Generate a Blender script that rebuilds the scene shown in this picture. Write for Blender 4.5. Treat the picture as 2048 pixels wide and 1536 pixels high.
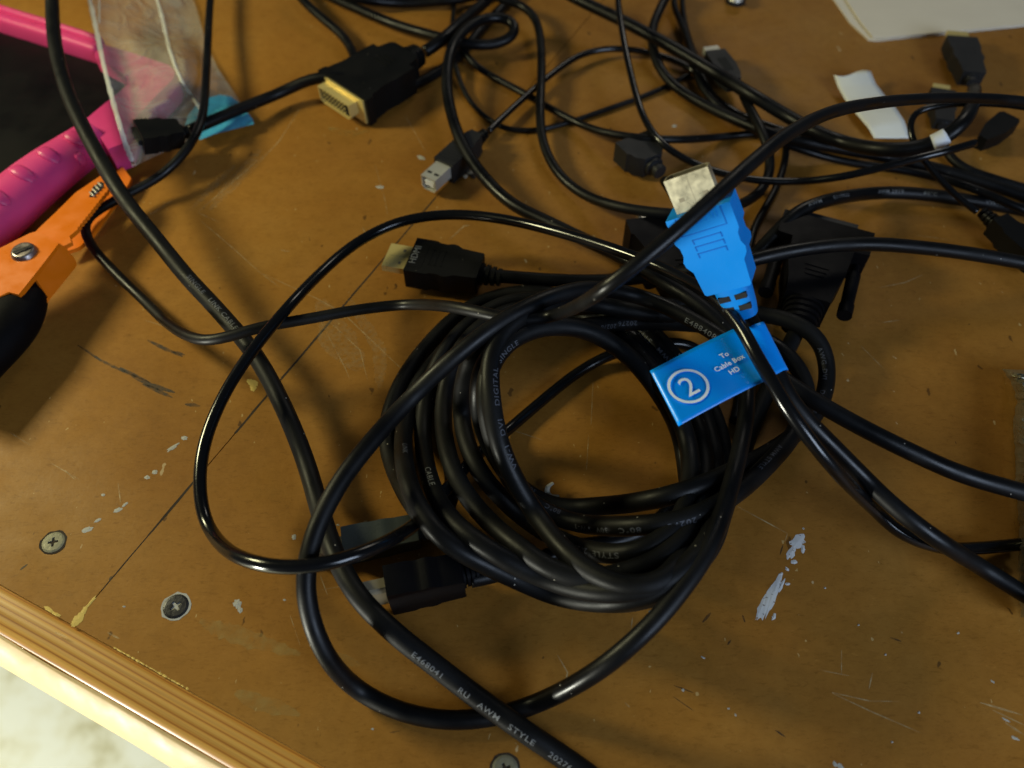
import bpy, bmesh, math, random
import numpy as np
from mathutils import Vector, Matrix, noise
random.seed(7)
scn = bpy.context.scene
for o in list(bpy.data.objects): bpy.data.objects.remove(o)
COL = scn.collection

# ---------------------------------------------------------------- camera
TH = math.radians(36.0); CH = 0.260; FPX = 1600.0
cam = bpy.data.cameras.new('camera'); camo = bpy.data.objects.new('camera', cam); COL.objects.link(camo)
camo.location = (0, 0, CH); camo.rotation_euler = (TH, 0, 0)
cam.sensor_width = 36; cam.lens = FPX/2048*36; cam.clip_start = 0.01; cam.clip_end = 50
cam.dof.use_dof = True; cam.dof.focus_distance = 0.282; cam.dof.aperture_fstop = 8.8
scn.camera = camo

# ---------------------------------------------------------------- world + lamps
w = bpy.data.worlds.new('World'); scn.world = w; w.use_nodes = True
bg = w.node_tree.nodes['Background']; bg.inputs[0].default_value = (0.62, 0.80, 1.0, 1); bg.inputs[1].default_value = 0.045
def area(name, loc, target, size, power, color, sy=None):
    l = bpy.data.lights.new(name, 'AREA'); l.energy = power; l.color = color; l.size = size
    if sy: l.shape = 'RECTANGLE'; l.size_y = sy
    o = bpy.data.objects.new(name, l); COL.objects.link(o); o.location = loc
    d = Vector(target)-Vector(loc); o.rotation_euler = d.to_track_quat('-Z', 'Y').to_euler(); return o
area('room_lamp', (-0.52, 0.34, 0.32), (-.05, 0.15, 0), 0.11, 2.4, (1.0, 0.94, 0.54))
area('floor_fill', (-1.25, -0.75, -0.22), (-0.40, -0.05, -0.75), 0.22, 36, (1.0, 1.0, 0.84))  # added fill below bench height to brighten the floor and the bench edge
area('window_light', (0.62, -0.52, 0.48), (0.12, 0.15, 0), 0.42, 6.2, (0.64, 0.78, 1.0), .45)
area('back_lamp', (0.34, 1.00, 0.66), (0.1, 0.3, 0), 0.25, 0.9, (1.0, 0.93, 0.80))
scn.view_settings.view_transform = 'Standard'; scn.view_settings.look = 'None'
scn.view_settings.exposure = 0.0; scn.view_settings.gamma = 1.0
scn.render.engine = 'CYCLES'

# ---------------------------------------------------------------- picture point at a true height (mm) -> metres
ST, CT = math.sin(TH), math.cos(TH)
def P(px, py, z=0.0):
    x = (px-1024)/FPX; y = (768-py)/FPX
    dx, dy, dz = x, y*CT+ST, y*ST-CT
    t = (z*0.001-CH)/dz
    return Vector((dx*t, dy*t, z*0.001))
def proj(p):
    x, y, z = p[0], p[1], p[2]-CH
    yc = y*CT+z*ST; zc = -y*ST+z*CT
    return (1024+FPX*x/-zc, 768-FPX*yc/-zc)

# ---------------------------------------------------------------- materials
def new_mat(name):
    m = bpy.data.materials.new(name); m.use_nodes = True; return m, m.node_tree.nodes, m.node_tree.links, m.node_tree.nodes['Principled BSDF']
def plain(name, col, rough=0.5, metal=0.0, spec=0.5, bump=0.0, bscale=900, var=0.0, vscale=60, dust=0.0, coat=0.0, rvar=0.12):
    m, n, l, b = new_mat(name)
    b.inputs['Base Color'].default_value = (*col, 1); b.inputs['Roughness'].default_value = rough
    b.inputs['Metallic'].default_value = metal; b.inputs['Specular IOR Level'].default_value = spec
    b.inputs['Coat Weight'].default_value = coat
    tc = n.new('ShaderNodeTexCoord')
    nz = n.new('ShaderNodeTexNoise'); nz.inputs['Scale'].default_value = vscale; nz.inputs['Detail'].default_value = 4
    l.new(tc.outputs['Object'], nz.inputs['Vector'])
    mr = n.new('ShaderNodeMapRange'); mr.inputs[1].default_value = .3; mr.inputs[2].default_value = .7
    mr.inputs[3].default_value = max(0.05, rough-rvar); mr.inputs[4].default_value = min(1, rough+rvar)
    l.new(nz.outputs[0], mr.inputs[0]); l.new(mr.outputs[0], b.inputs['Roughness'])
    last = None
    if var > 0:
        mx = n.new('ShaderNodeMix'); mx.data_type = 'RGBA'; l.new(nz.outputs[0], mx.inputs[0])
        mx.inputs[6].default_value = tuple(c*(1-var) for c in col)+(1,); mx.inputs[7].default_value = tuple(min(1, c*(1+var)) for c in col)+(1,)
        l.new(mx.outputs[2], b.inputs['Base Color']); last = mx.outputs[2]
    if dust > 0:
        v = n.new('ShaderNodeTexVoronoi'); v.inputs['Scale'].default_value = 260; l.new(tc.outputs['Object'], v.inputs['Vector'])
        v.inputs['Randomness'].default_value = 1
        lt = n.new('ShaderNodeMath'); lt.operation = 'LESS_THAN'; lt.inputs[1].default_value = dust; l.new(v.outputs['Distance'], lt.inputs[0])
        sp = n.new('ShaderNodeSeparateColor'); l.new(v.outputs['Color'], sp.inputs[0])
        gt = n.new('ShaderNodeMath'); gt.operation = 'GREATER_THAN'; gt.inputs[1].default_value = .72; l.new(sp.outputs[0], gt.inputs[0])
        mu = n.new('ShaderNodeMath'); mu.operation = 'MULTIPLY'; l.new(lt.outputs[0], mu.inputs[0]); l.new(gt.outputs[0], mu.inputs[1])
        mx2 = n.new('ShaderNodeMix'); mx2.data_type = 'RGBA'; l.new(mu.outputs[0], mx2.inputs[0])
        if last: l.new(last, mx2.inputs[6])
        else: mx2.inputs[6].default_value = (*col, 1)
        mx2.inputs[7].default_value = (.3, .28, .24, 1); l.new(mx2.outputs[2], b.inputs['Base Color'])
    if bump > 0:
        nb = n.new('ShaderNodeTexNoise'); nb.inputs['Scale'].default_value = bscale; nb.inputs['Detail'].default_value = 3
        l.new(tc.outputs['Object'], nb.inputs['Vector'])
        bp = n.new('ShaderNodeBump'); bp.inputs['Strength'].default_value = 1.0; bp.inputs['Distance'].default_value = bump*0.001
        l.new(nb.outputs[0], bp.inputs['Height']); l.new(bp.outputs[0], b.inputs['Normal'])
    return m

M = {}
M['cord'] = plain('black_cord', (.003, .003, .0034), .42, bump=.02, bscale=1500, dust=.06, var=.25, spec=.25, rvar=.16)
M['matte_cord'] = plain('matte_black_cord', (.0042, .0042, .0044), .50, bump=.035, bscale=1700, dust=.07, var=.25, spec=.20, rvar=.16)
M['gloss_cord'] = plain('glossy_black_cord', (.0035, .0035, .004), .2, bump=.008, bscale=700, spec=.45, rvar=.07)
M['plug'] = plain('black_plug_plastic', (.0048, .0048, .0048), .46, spec=.17, bump=.06, bscale=2200, var=.2, dust=.04)
M['sheen'] = plain('sheen_tinted_plastic', (.045, .052, .046), .33, bump=.05, bscale=2200, var=.2)  # reflected sheen put into the base colour as a lighter greenish grey
M['greyplug'] = plain('dark_grey_plug_plastic', (.016, .016, .017), .5, spec=.25, bump=.05, bscale=2200, var=.2)
M['blue'] = plain('blue_plug_plastic', (.0, .205, .66), .5, spec=.2, bump=.03, bscale=1500, var=.05)
M['bluedk'] = plain('shaded_blue_plastic', (.0, .10, .45), .5, spec=.2)  # darker copy of the plug blue, groove shade put into its colour
M['label'] = plain('blue_label_film', (.0, .29, .96), .28, bump=.02, bscale=300, var=.03, rvar=.05)
M['white'] = plain('white_print', (.90, .97, .98), .45)
M['cordprint'] = plain('pale_cord_print', (.125, .13, .135), .6)
M['dimprint'] = plain('faint_cord_print', (.07, .074, .09), .6)
M['chrome'] = plain('worn_chrome', (.24, .21, .20), .34, metal=.9, bump=.1, bscale=500, var=.5, vscale=300)
M['gold'] = plain('gold_plated_metal', (.70, .55, .20), .34, metal=.35, bump=.01, bscale=600, var=.1)
M['silver'] = plain('nickel_plated_metal', (.62, .60, .52), .34, metal=.45, bump=.01, bscale=600, var=.15)
M['screwm'] = plain('worn_zinc_screw', (.21, .20, .14), .6, metal=.4, bump=.15, bscale=900, var=.4, vscale=500)
M['screwd'] = plain('black_oxide_screw', (.025, .025, .028), .4, metal=.5, bump=.1, bscale=900, var=.4, vscale=400)
M['dark'] = plain('dark_recess', (.004, .004, .004), .8)  # near-black; raised slot and recess blocks carry their shade in this colour
M['pink'] = plain('pink_plastic', (.62, .045, .20), .42, bump=.04, bscale=1200, var=.06)
M['orange'] = plain('orange_painted_steel', (.74, .17, .003), .38, bump=.03, bscale=700, var=.1, vscale=120)
M['blacktool'] = plain('black_tool_plastic', (.002, .0018, .0026), .55, bump=.04, bscale=900, var=.3, spec=.12)
M['paper'] = plain('cream_paper', (.80, .72, .56), .8, bump=.05, bscale=250, var=.05)
M['tape'] = plain('white_paper_slip', (.88, .88, .80), .7, bump=.05, bscale=300, var=.06)
M['paint'] = plain('dried_white_paint', (.42, .41, .36), .7, bump=.2, bscale=1500, var=.2, vscale=600)
M['putty'] = plain('yellow_wood_chip', (.66, .46, .10), .7, bump=.15, bscale=900, var=.15)
M['seam'] = plain('dark_seam_dirt', (.03, .018, .008), .9)
M['foil'] = plain('crinkled_foil_wrap', (.34, .32, .24), .33, metal=.75, bump=.1, bscale=300, var=.3, vscale=80)
M['bandw'] = plain('white_cord_band', (.75, .78, .82), .5)
M['champ'] = plain('worn_champagne_metal', (.56, .51, .36), .34, metal=.55, bump=.04, bscale=420, var=.22, vscale=260)
M['dull'] = plain('dull_shaded_metal', (.22, .19, .13), .5, metal=.4)  # dark metal, shade on half-hidden plug tips put into its colour
M['palewood'] = plain('pale_pine', (.66, .47, .22), .5, bump=.1, bscale=200, var=.12, vscale=90)  # paler colour for the rounded outer part of the edge
M['shaving'] = plain('pale_plastic_shaving', (.62, .57, .44), .5)

def broken(name, col, cov=.5, scale=900, rough=.6, stretch=None):
    m, n, l, b = new_mat(name)
    b.inputs['Base Color'].default_value = (*col, 1); b.inputs['Roughness'].default_value = rough
    tc = n.new('ShaderNodeTexCoord'); nz = n.new('ShaderNodeTexNoise'); nz.inputs['Scale'].default_value = scale; nz.inputs['Detail'].default_value = 5
    l.new(tc.outputs['Object'], nz.inputs['Vector'])
    mr = n.new('ShaderNodeMapRange'); mr.inputs[1].default_value = .62-.25*cov; mr.inputs[2].default_value = .70-.22*cov
    mr.inputs[3].default_value = 0; mr.inputs[4].default_value = min(1, .35+cov)
    if stretch: mr.inputs[1].default_value, mr.inputs[2].default_value, mr.inputs[3].default_value, mr.inputs[4].default_value = .34, .68, stretch[0], stretch[1]
    l.new(nz.outputs[0], mr.inputs[0]); l.new(mr.outputs[0], b.inputs['Alpha'])
    return m
M['scratch'] = broken('fine_pale_scratch', (.60, .43, .20), .85, 260, stretch=(.10, .75))
M['scuff'] = broken('pale_scuff', (.52, .38, .18), .42, 500, stretch=(0, .22))
M['pencil'] = broken('dark_pencil_mark', (.035, .025, .015), .85, 300, stretch=(.25, .9))
M['paintbrk'] = broken('chipped_white_paint', (.60, .61, .60), 1.35, 700)
M['smear'] = broken('dark_grey_smear', (.14, .075, .03), .45, 160, stretch=(0, .22))
M['glue'] = broken('yellowish_glue_smear', (.46, .29, .07), .6, 180, stretch=(0, .55))

def board_mat():
    m, n, l, b = new_mat('brown_hardboard')
    tc = n.new('ShaderNodeTexCoord'); co = tc.outputs['Object']
    def nz(scale, det=4, rough=.6, vec=co, dist=0):
        x = n.new('ShaderNodeTexNoise'); x.inputs['Scale'].default_value = scale; x.inputs['Detail'].default_value = det
        x.inputs['Roughness'].default_value = rough; x.inputs['Distortion'].default_value = dist; l.new(vec, x.inputs['Vector']); return x.outputs[0]
    def ramp(v, stops):
        r = n.new('ShaderNodeValToRGB'); e = r.color_ramp.elements
        e[0].position, e[0].color = stops[0][0], (*stops[0][1], 1); e[1].position, e[1].color = stops[-1][0], (*stops[-1][1], 1)
        for p, c in stops[1:-1]: q = e.new(p); q.color = (*c, 1)
        l.new(v, r.inputs[0]); return r.outputs[0]
    def mix(f, a, c, blend='MIX'):
        x = n.new('ShaderNodeMix'); x.data_type = 'RGBA'; x.blend_type = blend
        for i, v in ((0, f), (6, a), (7, c)):
            if hasattr(v, 'links') or hasattr(v, 'is_linked'): l.new(v, x.inputs[i])
            elif i == 0: x.inputs[0].default_value = v
            else: x.inputs[i].default_value = (*v, 1)
        return x.outputs[2]
    base = ramp(nz(14, 5), [(.30, (.300, .130, .021)), (.5, (.328, .149, .025)), (.70, (.350, .170, .033))])
    mott = ramp(nz(170, 6, .7), [(.34, (.88, .87, .85)), (.5, (1, 1, 1)), (.68, (1.07, 1.08, 1.12))])
    c = mix(.75, base, mott, 'MULTIPLY')
    mp = n.new('ShaderNodeMapping'); mp.inputs['Rotation'].default_value = (0, 0, .35); mp.inputs['Scale'].default_value = (260, 900, 600); l.new(co, mp.inputs[0])
    fib = ramp(nz(1, 5, .75, mp.outputs[0], 1.2), [(.30, (.66, .62, .55)), (.47, (1, 1, 1)), (.60, (1, 1, 1)), (.74, (1.35, 1.4, 1.6))])
    c = mix(.8, c, fib, 'MULTIPLY')
    # dark and pale flecks pressed in the fibreboard
    for scale, thr, rot, col, st in ((150, .075, .4, (.085, .038, .010), (1, .42, 1)), (95, .05, 1.3, (.06, .03, .012), (1, .55, 1)), (130, .055, 2.2, (.60, .46, .24), (1, .40, 1)), (330, .07, 1.0, (.55, .38, .15), (1, .5, 1))):
        mp = n.new('ShaderNodeMapping'); mp.inputs['Rotation'].default_value = (0, 0, rot); mp.inputs['Scale'].default_value = st; l.new(co, mp.inputs[0])
        ds = n.new('ShaderNodeTexNoise'); ds.inputs['Scale'].default_value = 220; l.new(co, ds.inputs['Vector'])
        ad = n.new('ShaderNodeVectorMath'); ad.operation = 'MULTIPLY_ADD'; ad.inputs[1].default_value = (.004, .004, .004); l.new(ds.outputs['Color'], ad.inputs[0]); l.new(mp.outputs[0], ad.inputs[2])
        v = n.new('ShaderNodeTexVoronoi'); v.inputs['Scale'].default_value = scale; l.new(ad.outputs[0], v.inputs['Vector'])
        sp = n.new('ShaderNodeSeparateColor'); l.new(v.outputs['Color'], sp.inputs[0])
        th = n.new('ShaderNodeMath'); th.operation = 'MULTIPLY'; th.inputs[1].default_value = thr*2; l.new(sp.outputs[1], th.inputs[0])
        th2 = n.new('ShaderNodeMath'); th2.operation = 'SUBTRACT'; l.new(th.outputs[0], th2.inputs[0]); l.new(v.outputs['Distance'], th2.inputs[1])
        mr = n.new('ShaderNodeMapRange'); mr.inputs[1].default_value = 0; mr.inputs[2].default_value = .03; mr.inputs[3].default_value = 0; mr.inputs[4].default_value = .75; l.new(th2.outputs[0], mr.inputs[0])
        gt = n.new('ShaderNodeMath'); gt.operation = 'GREATER_THAN'; gt.inputs[1].default_value = .62; l.new(sp.outputs[0], gt.inputs[0])
        mu = n.new('ShaderNodeMath'); mu.operation = 'MULTIPLY'; l.new(mr.outputs[0], mu.inputs[0]); l.new(gt.outputs[0], mu.inputs[1])
        c = mix(mu.outputs[0], c, col)
    # greasy darker patches
    st = ramp(nz(9, 3, .5), [(.38, (.88, .86, .86)), (.56, (1, 1, 1))])
    c = mix(.8, c, st, 'MULTIPLY')
    l.new(c, b.inputs['Base Color'])
    mr = n.new('ShaderNodeMapRange'); mr.inputs[1].default_value = .3; mr.inputs[2].default_value = .7; mr.inputs[3].default_value = .38; mr.inputs[4].default_value = .6
    l.new(nz(40, 6), mr.inputs[0]); l.new(mr.outputs[0], b.inputs['Roughness']); b.inputs['Specular IOR Level'].default_value = .12
    bp = n.new('ShaderNodeBump'); bp.inputs['Distance'].default_value = .00012; bp.inputs['Strength'].default_value = .7
    l.new(nz(500, 5, .65), bp.inputs['Height']); l.new(bp.outputs[0], b.inputs['Normal'])
    return m
M['board'] = board_mat()

def wood_mat(u):      # u = direction along the edge; stripes run with it
    m, n, l, b = new_mat('varnished_pine_edge')
    tc = n.new('ShaderNodeTexCoord')
    mp = n.new('ShaderNodeMapping'); mp.inputs['Rotation'].default_value = (0, 0, -math.atan2(u.y, u.x)); mp.vector_type = 'POINT'
    l.new(tc.outputs['Object'], mp.inputs[0])
    sc = n.new('ShaderNodeMapping'); sc.inputs['Scale'].default_value = (9, 900, 300); l.new(mp.outputs[0], sc.inputs[0])
    nz = n.new('ShaderNodeTexNoise'); nz.inputs['Scale'].default_value = 1; nz.inputs['Detail'].default_value = 4; l.new(sc.outputs[0], nz.inputs['Vector'])
    w = n.new('ShaderNodeTexWave'); w.bands_direction = 'Y'; w.inputs['Scale'].default_value = 136; w.inputs['Distortion'].default_value = 3.2; w.inputs['Detail'].default_value = 2
    w.inputs['Detail Scale'].default_value = .06; l.new(mp.outputs[0], w.inputs['Vector'])
    r = n.new('ShaderNodeValToRGB'); e = r.color_ramp.elements; e[0].position = 0; e[0].color = (.36, .14, .018, 1); e[1].position = .75; e[1].color = (.62, .34, .070, 1)
    q = e.new(.16); q.color = (.57, .27, .042, 1)
    l.new(w.outputs[0], r.inputs[0])
    mx = n.new('ShaderNodeMix'); mx.data_type = 'RGBA'; mx.blend_type = 'MULTIPLY'; mx.inputs[0].default_value = .55
    r2 = n.new('ShaderNodeValToRGB'); r2.color_ramp.elements[0].position = .3; r2.color_ramp.elements[0].color = (.6, .5, .4, 1); r2.color_ramp.elements[1].position = .6; r2.color_ramp.elements[1].color = (1.1, 1.1, 1.1, 1)
    l.new(nz.outputs[0], r2.inputs[0]); l.new(r.outputs[0], mx.inputs[6]); l.new(r2.outputs[0], mx.inputs[7]); l.new(mx.outputs[2], b.inputs['Base Color'])
    b.inputs['Roughness'].default_value = .42; b.inputs['Coat Weight'].default_value = .15; b.inputs['Coat Roughness'].default_value = .25
    bp = n.new('ShaderNodeBump'); bp.inputs['Distance'].default_value = .00006; l.new(w.outputs[0], bp.inputs['Height']); l.new(bp.outputs[0], b.inputs['Normal'])
    return m
def floor_mat():
    m, n, l, b = new_mat('pale_mottled_floor')
    tc = n.new('ShaderNodeTexCoord')
    nz = n.new('ShaderNodeTexNoise'); nz.inputs['Scale'].default_value = 16; nz.inputs['Detail'].default_value = 6; nz.inputs['Roughness'].default_value = .6; l.new(tc.outputs['Object'], nz.inputs['Vector'])
    r = n.new('ShaderNodeValToRGB'); e = r.color_ramp.elements; e[0].position = .33; e[0].color = (.62, .58, .36, 1); e[1].position = .56; e[1].color = (.88, .88, .72, 1)
    q = e.new(.44); q.color = (.82, .80, .60, 1)
    l.new(nz.outputs[0], r.inputs[0]); l.new(r.outputs[0], b.inputs['Base Color']); b.inputs['Roughness'].default_value = .6
    return m
M['floor'] = floor_mat()

# ---------------------------------------------------------------- object helpers
def tag(o, label=None, cat=None, group=None, kind=None):
    if label: o['label'] = label
    if cat: o['category'] = cat
    if group: o['group'] = group
    if kind: o['kind'] = kind
    return o
def empty(name, loc, label, cat, group=None):
    o = bpy.data.objects.new(name, None); o.empty_display_size = .01; COL.objects.link(o); o.location = loc
    return tag(o, label, cat, group)
def world_loc(o):
    v = Vector((0, 0, 0))
    while o: v = v+o.location; o = o.parent
    return v
def link(name, me, mat, parent=None, origin=(0, 0, 0), smooth=True):
    o = bpy.data.objects.new(name, me); COL.objects.link(o)
    if mat: me.materials.append(mat)
    if smooth:
        me.polygons.foreach_set('use_smooth', [True]*len(me.polygons))
    if parent: o.parent = parent; o.location = Vector(origin)-world_loc(parent)
    else: o.location = Vector(origin)
    return o
def mesh(name, verts, faces, mat, parent=None, origin=None, smooth=True):
    """verts in world metres"""
    if origin is None:
        a = np.array([tuple(v) for v in verts]); origin = tuple((a.min(0)+a.max(0))/2)
    og = Vector(origin); me = bpy.data.meshes.new(name)
    me.from_pydata([tuple(Vector(v)-og) for v in verts], [], faces); me.update()
    return link(name, me, mat, parent, origin, smooth)
def from_bm(name, bm, mat, parent, frame=None, smooth=False, bevel=0.0, seg=2, sharp=True):
    """bm in local millimetres of frame (Matrix, metres)"""
    if bevel > 0:
        es = [e for e in bm.edges if len(e.link_faces) == 2 and e.calc_face_angle(0) > .45]
        bmesh.ops.bevel(bm, geom=es, offset=bevel, segments=seg, profile=.6, affect='EDGES', clamp_overlap=True)
    bmesh.ops.recalc_face_normals(bm, faces=bm.faces)
    frame = frame or Matrix.Identity(4)
    org = frame.to_translation()
    F = Matrix.Translation(-org) @ frame @ Matrix.Scale(.001, 4)
    bm.transform(F)
    me = bpy.data.meshes.new(name); bm.to_mesh(me); bm.free()
    o = link(name, me, mat, parent, org, smooth)
    if smooth and sharp:
        try: me.set_sharp_from_angle(angle=math.radians(38))
        except Exception: pass
    return o
def box(bm, x0, x1, y0, y1, z0, z1):
    vs = [bm.verts.new(c) for c in ((x0, y0, z0), (x1, y0, z0), (x1, y1, z0), (x0, y1, z0), (x0, y0, z1), (x1, y0, z1), (x1, y1, z1), (x0, y1, z1))]
    for f in ((3, 2, 1, 0), (4, 5, 6, 7), (0, 1, 5, 4), (1, 2, 6, 5), (2, 3, 7, 6), (3, 0, 4, 7)): bm.faces.new([vs[i] for i in f])
def prism(bm, pts, z0, z1):
    a = [bm.verts.new((x, y, z0)) for x, y in pts]; c = [bm.verts.new((x, y, z1)) for x, y in pts]
    n = len(pts); bm.faces.new(a[::-1]); bm.faces.new(c)
    for i in range(n): bm.faces.new((a[i], a[(i+1) % n], c[(i+1) % n], c[i]))
def loft_x(bm, secs, n=20, sq=2.6):
    """rounded sections along x: (x, half width, half height, z centre)"""
    rings = []
    for s in secs:
        x, a, c = s[:3]; zc = s[3] if len(s) > 3 else 0; q = s[4] if len(s) > 4 else sq
        ring = []
        for k in range(n):
            t = 2*math.pi*k/n; cs, sn = math.cos(t), math.sin(t)
            ring.append(bm.verts.new((x, a*math.copysign(abs(cs)**(2/q), cs), zc+c*math.copysign(abs(sn)**(2/q), sn))))
        rings.append(ring)
    for i in range(len(rings)-1):
        for k in range(n): bm.faces.new((rings[i][k], rings[i][(k+1) % n], rings[i+1][(k+1) % n], rings[i+1][k]))
    bm.faces.new(rings[0]); bm.faces.new(rings[-1][::-1])
def frame_from(tail, front, roll=0.0):
    """tail, front: (px, py, z mm). +x towards the tip."""
    a, c = P(*tail), P(*front); x = (c-a).normalized(); up = Vector((0, 0, 1))
    y = up.cross(x).normalized(); z = x.cross(y).normalized()
    if roll:
        R = Matrix.Rotation(roll, 3, x); y = R @ y; z = R @ z
    Mx = Matrix((x, y, z)).transposed().to_4x4(); Mx.translation = c
    return Mx, (c-a).length*1000
def text_mesh(txt, size, extrude=0.0, align='LEFT', space=1.0, bold=0.0):
    cu = bpy.data.curves.new('t', 'FONT'); cu.body = txt; cu.size = size; cu.align_x = align; cu.extrude = extrude
    cu.space_character = space; cu.resolution_u = 3; cu.offset = bold
    o = bpy.data.objects.new('t', cu); me = bpy.data.meshes.new_from_object(o)
    bpy.data.objects.remove(o); bpy.data.curves.remove(cu)
    return me

# ---------------------------------------------------------------- table
E0, E1 = P(0, 1168), P(655, 1536)
U = (E1-E0).normalized(); N = Vector((-U.y, U.x, 0))         # N points inwards, over the board
if N.y < 0: N = -N
S0, S1 = P(203, 1181), P(871, 395)
SD = (S1-S0).normalized()
# seam foot on the edge line
den = SD.x*U.y-SD.y*U.x
tt = ((E0.x-S0.x)*U.y-(E0.y-S0.y)*U.x)/den; SF = S0+SD*tt
M['wood'] = wood_mat(U)
table = empty('workbench', E0+U*.35, 'brown hardboard workbench top with a pine edge that everything lies on', 'workbench')
def slab(name, quad, z0, z1, mat, bev=.25, sub=None):
    bm = bmesh.new(); prism(bm, [(p.x*1000, p.y*1000) for p in quad], z0, z1)
    return from_bm(name, bm, mat, table, None, False, bev, 2)
g = SD*0; gapv = U*.00022
A0 = SF-U*.55; B0 = SF+U*.95
far = .85
slab('board_panel', [A0, SF-gapv, SF-gapv+SD*far, A0+SD*far], -3.2, 0, M['board'])
slab('board_panel', [SF+gapv, B0, B0+SD*far, SF+gapv+SD*far], -3.2, 0, M['board'])
slab('table_core', [A0+SD*.002, B0+SD*.002, B0+SD*far, A0+SD*far], -22, -3.25, M['seam'], 0)
# pine edge strip: profile swept along the edge (distance outwards d, height z)
def sweep_edge(name, prof, mat, segs=150, wob=0.0):
    vs, fs = [], []; n = len(prof)
    for i in range(segs+1):
        q = A0.lerp(B0, i/segs)
        for d, z in prof:
            dd = d+wob*noise.noise((i*.35, d*.7, 3)); vs.append(Vector((q.x, q.y, 0))-N*dd*.001+Vector((0, 0, z*.001)))
    for i in range(segs):
        for k in range(n): a = i*n+k; c = i*n+(k+1) % n; fs.append((a, c, c+n, a+n))
    return mesh(name, vs, fs, mat, table)
sweep_edge('pine_edge_strip', [(-2, -1.6), (.3, -1.5), (.7, -1.15), (6, -1.5), (9.5, -1.9), (11.6, -2.4), (12.5, -3.1), (12.8, -4), (12.8, -30), (-2, -30)], M['wood'], 160)
sweep_edge('pale_edge_batten', [(12.82, -3.2), (14, -4.0), (16, -6.0), (18, -9.0), (19.3, -13), (20, -18), (20.2, -24), (20.2, -42), (12.9, -42)], M['palewood'], 160, .5)
# floor far below
mesh('floor', [(-3, -2.5, -.745), (3, -2.5, -.745), (3, 3, -.745), (-3, 3, -.745)], [(0, 1, 2, 3)], M['floor'], None, smooth=False)['kind'] = 'structure'

# ---------------------------------------------------------------- marks lying on the board
def ribbon(vs, fs, pts, w, z=.06, taper=True, jag=0.0):
    """pts in pixels, w in mm"""
    q = [P(x, y, z) for x, y in pts]; out = []
    for i in range(len(q)-1):
        for k in range(5): out.append(q[i].lerp(q[i+1], k/5))
    out.append(q[-1]); n = len(out); b = len(vs)
    for i, p in enumerate(out):
        d = (out[min(i+1, n-1)]-out[max(i-1, 0)]).normalized(); s = Vector((-d.y, d.x, 0))
        f = i/(n-1); ww = w*(math.sin(math.pi*min(1, max(0.0, .04+f*.94)))**.6 if taper else 1)*.0005
        j1 = 1+jag*random.uniform(-1, 1); j2 = 1+jag*random.uniform(-1, 1)
        vs += [p+s*ww*j1, p-s*ww*j2]
    for i in range(n-1): fs.append((b+2*i, b+2*i+1, b+2*i+3, b+2*i+2))
def marks(name, mat, lst, z=.06, jag=0.0, taper=True, kind='stuff'):
    vs, fs = [], []
    for pts, w in lst: ribbon(vs, fs, pts, w, z, taper, jag)
    o = mesh(name, vs, fs, mat, table, smooth=False)
    if kind: o['kind'] = kind
    return o
SCR = [([(510, 540), (640, 600), (690, 630), (800, 735), (860, 760)], .35), ([(520, 545), (560, 575)], .3), ([(640, 640), (690, 735), (700, 760)], .3), ([(655, 640), (720, 700), (735, 760)], .3),
       ([(540, 300), (470, 360), (395, 425)], .5), ([(610, 200), (560, 280), (500, 345)], .4), ([(395, 425), (440, 445)], .35), ([(400, 440), (470, 500), (520, 545)], .4), ([(810, 230), (855, 310)], .3),
       ([(900, 478), (928, 452), (940, 450)], .8), ([(725, 455), (733, 470)], .5), ([(750, 330), (770, 400), (775, 430)], .3), ([(1475, 1013), (1575, 1067)], .5), ([(1575, 1067), (1570, 1083)], .3),
       ([(1664, 1385), (1740, 1402), (1800, 1403)], .4), ([(1664, 1386), (1740, 1422), (1840, 1465)], .45), ([(1683, 1300), (1683, 1350)], .35), ([(1745, 1345), (1738, 1378)], .4), ([(1760, 575), (1810, 565), (1845, 550)], .5),
       ([(1765, 645), (1800, 640)], .4), ([(1720, 690), (1770, 740)], .3), ([(1186, 765), (1182, 850)], .4), ([(1177, 870), (1173, 940)], .35), ([(1030, 862), (1085, 880)], .3), ([(236, 965), (241, 1005)], .4), ([(20, 865), (60, 890)], .35),
       ([(100, 925), (160, 960)], .3), ([(130, 940), (150, 960)], .4), ([(345, 400), (300, 430)], .4), ([(1115, 1310), (1135, 1345), (1130, 1370)], .5), ([(1265, 1235), (1262, 1260)], .4), ([(1250, 1405), (1260, 1415)], .5),
       ([(880, 1140), (640, 1180)], .3), ([(640, 1150), (655, 1190)], .35), ([(110, 1265), (135, 1275)], .6), ([(215, 1265), (240, 1278)], .6), ([(1960, 1405), (2045, 1430)], .7), ([(1985, 1420), (2048, 1450)], .5), ([(2010, 1445), (2048, 1470)], .8),
       ([(1640, 1340), (1700, 1352)], .3), ([(580, 1230), (600, 1290)], .3), ([(1310, 680), (1290, 760)], .3), ([(290, 640), (350, 660)], .3), ([(560, 500), (580, 503)], .5), ([(1830, 470), (1900, 480)], .3)]
marks('scratches', M['scratch'], SCR, .05)
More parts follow.
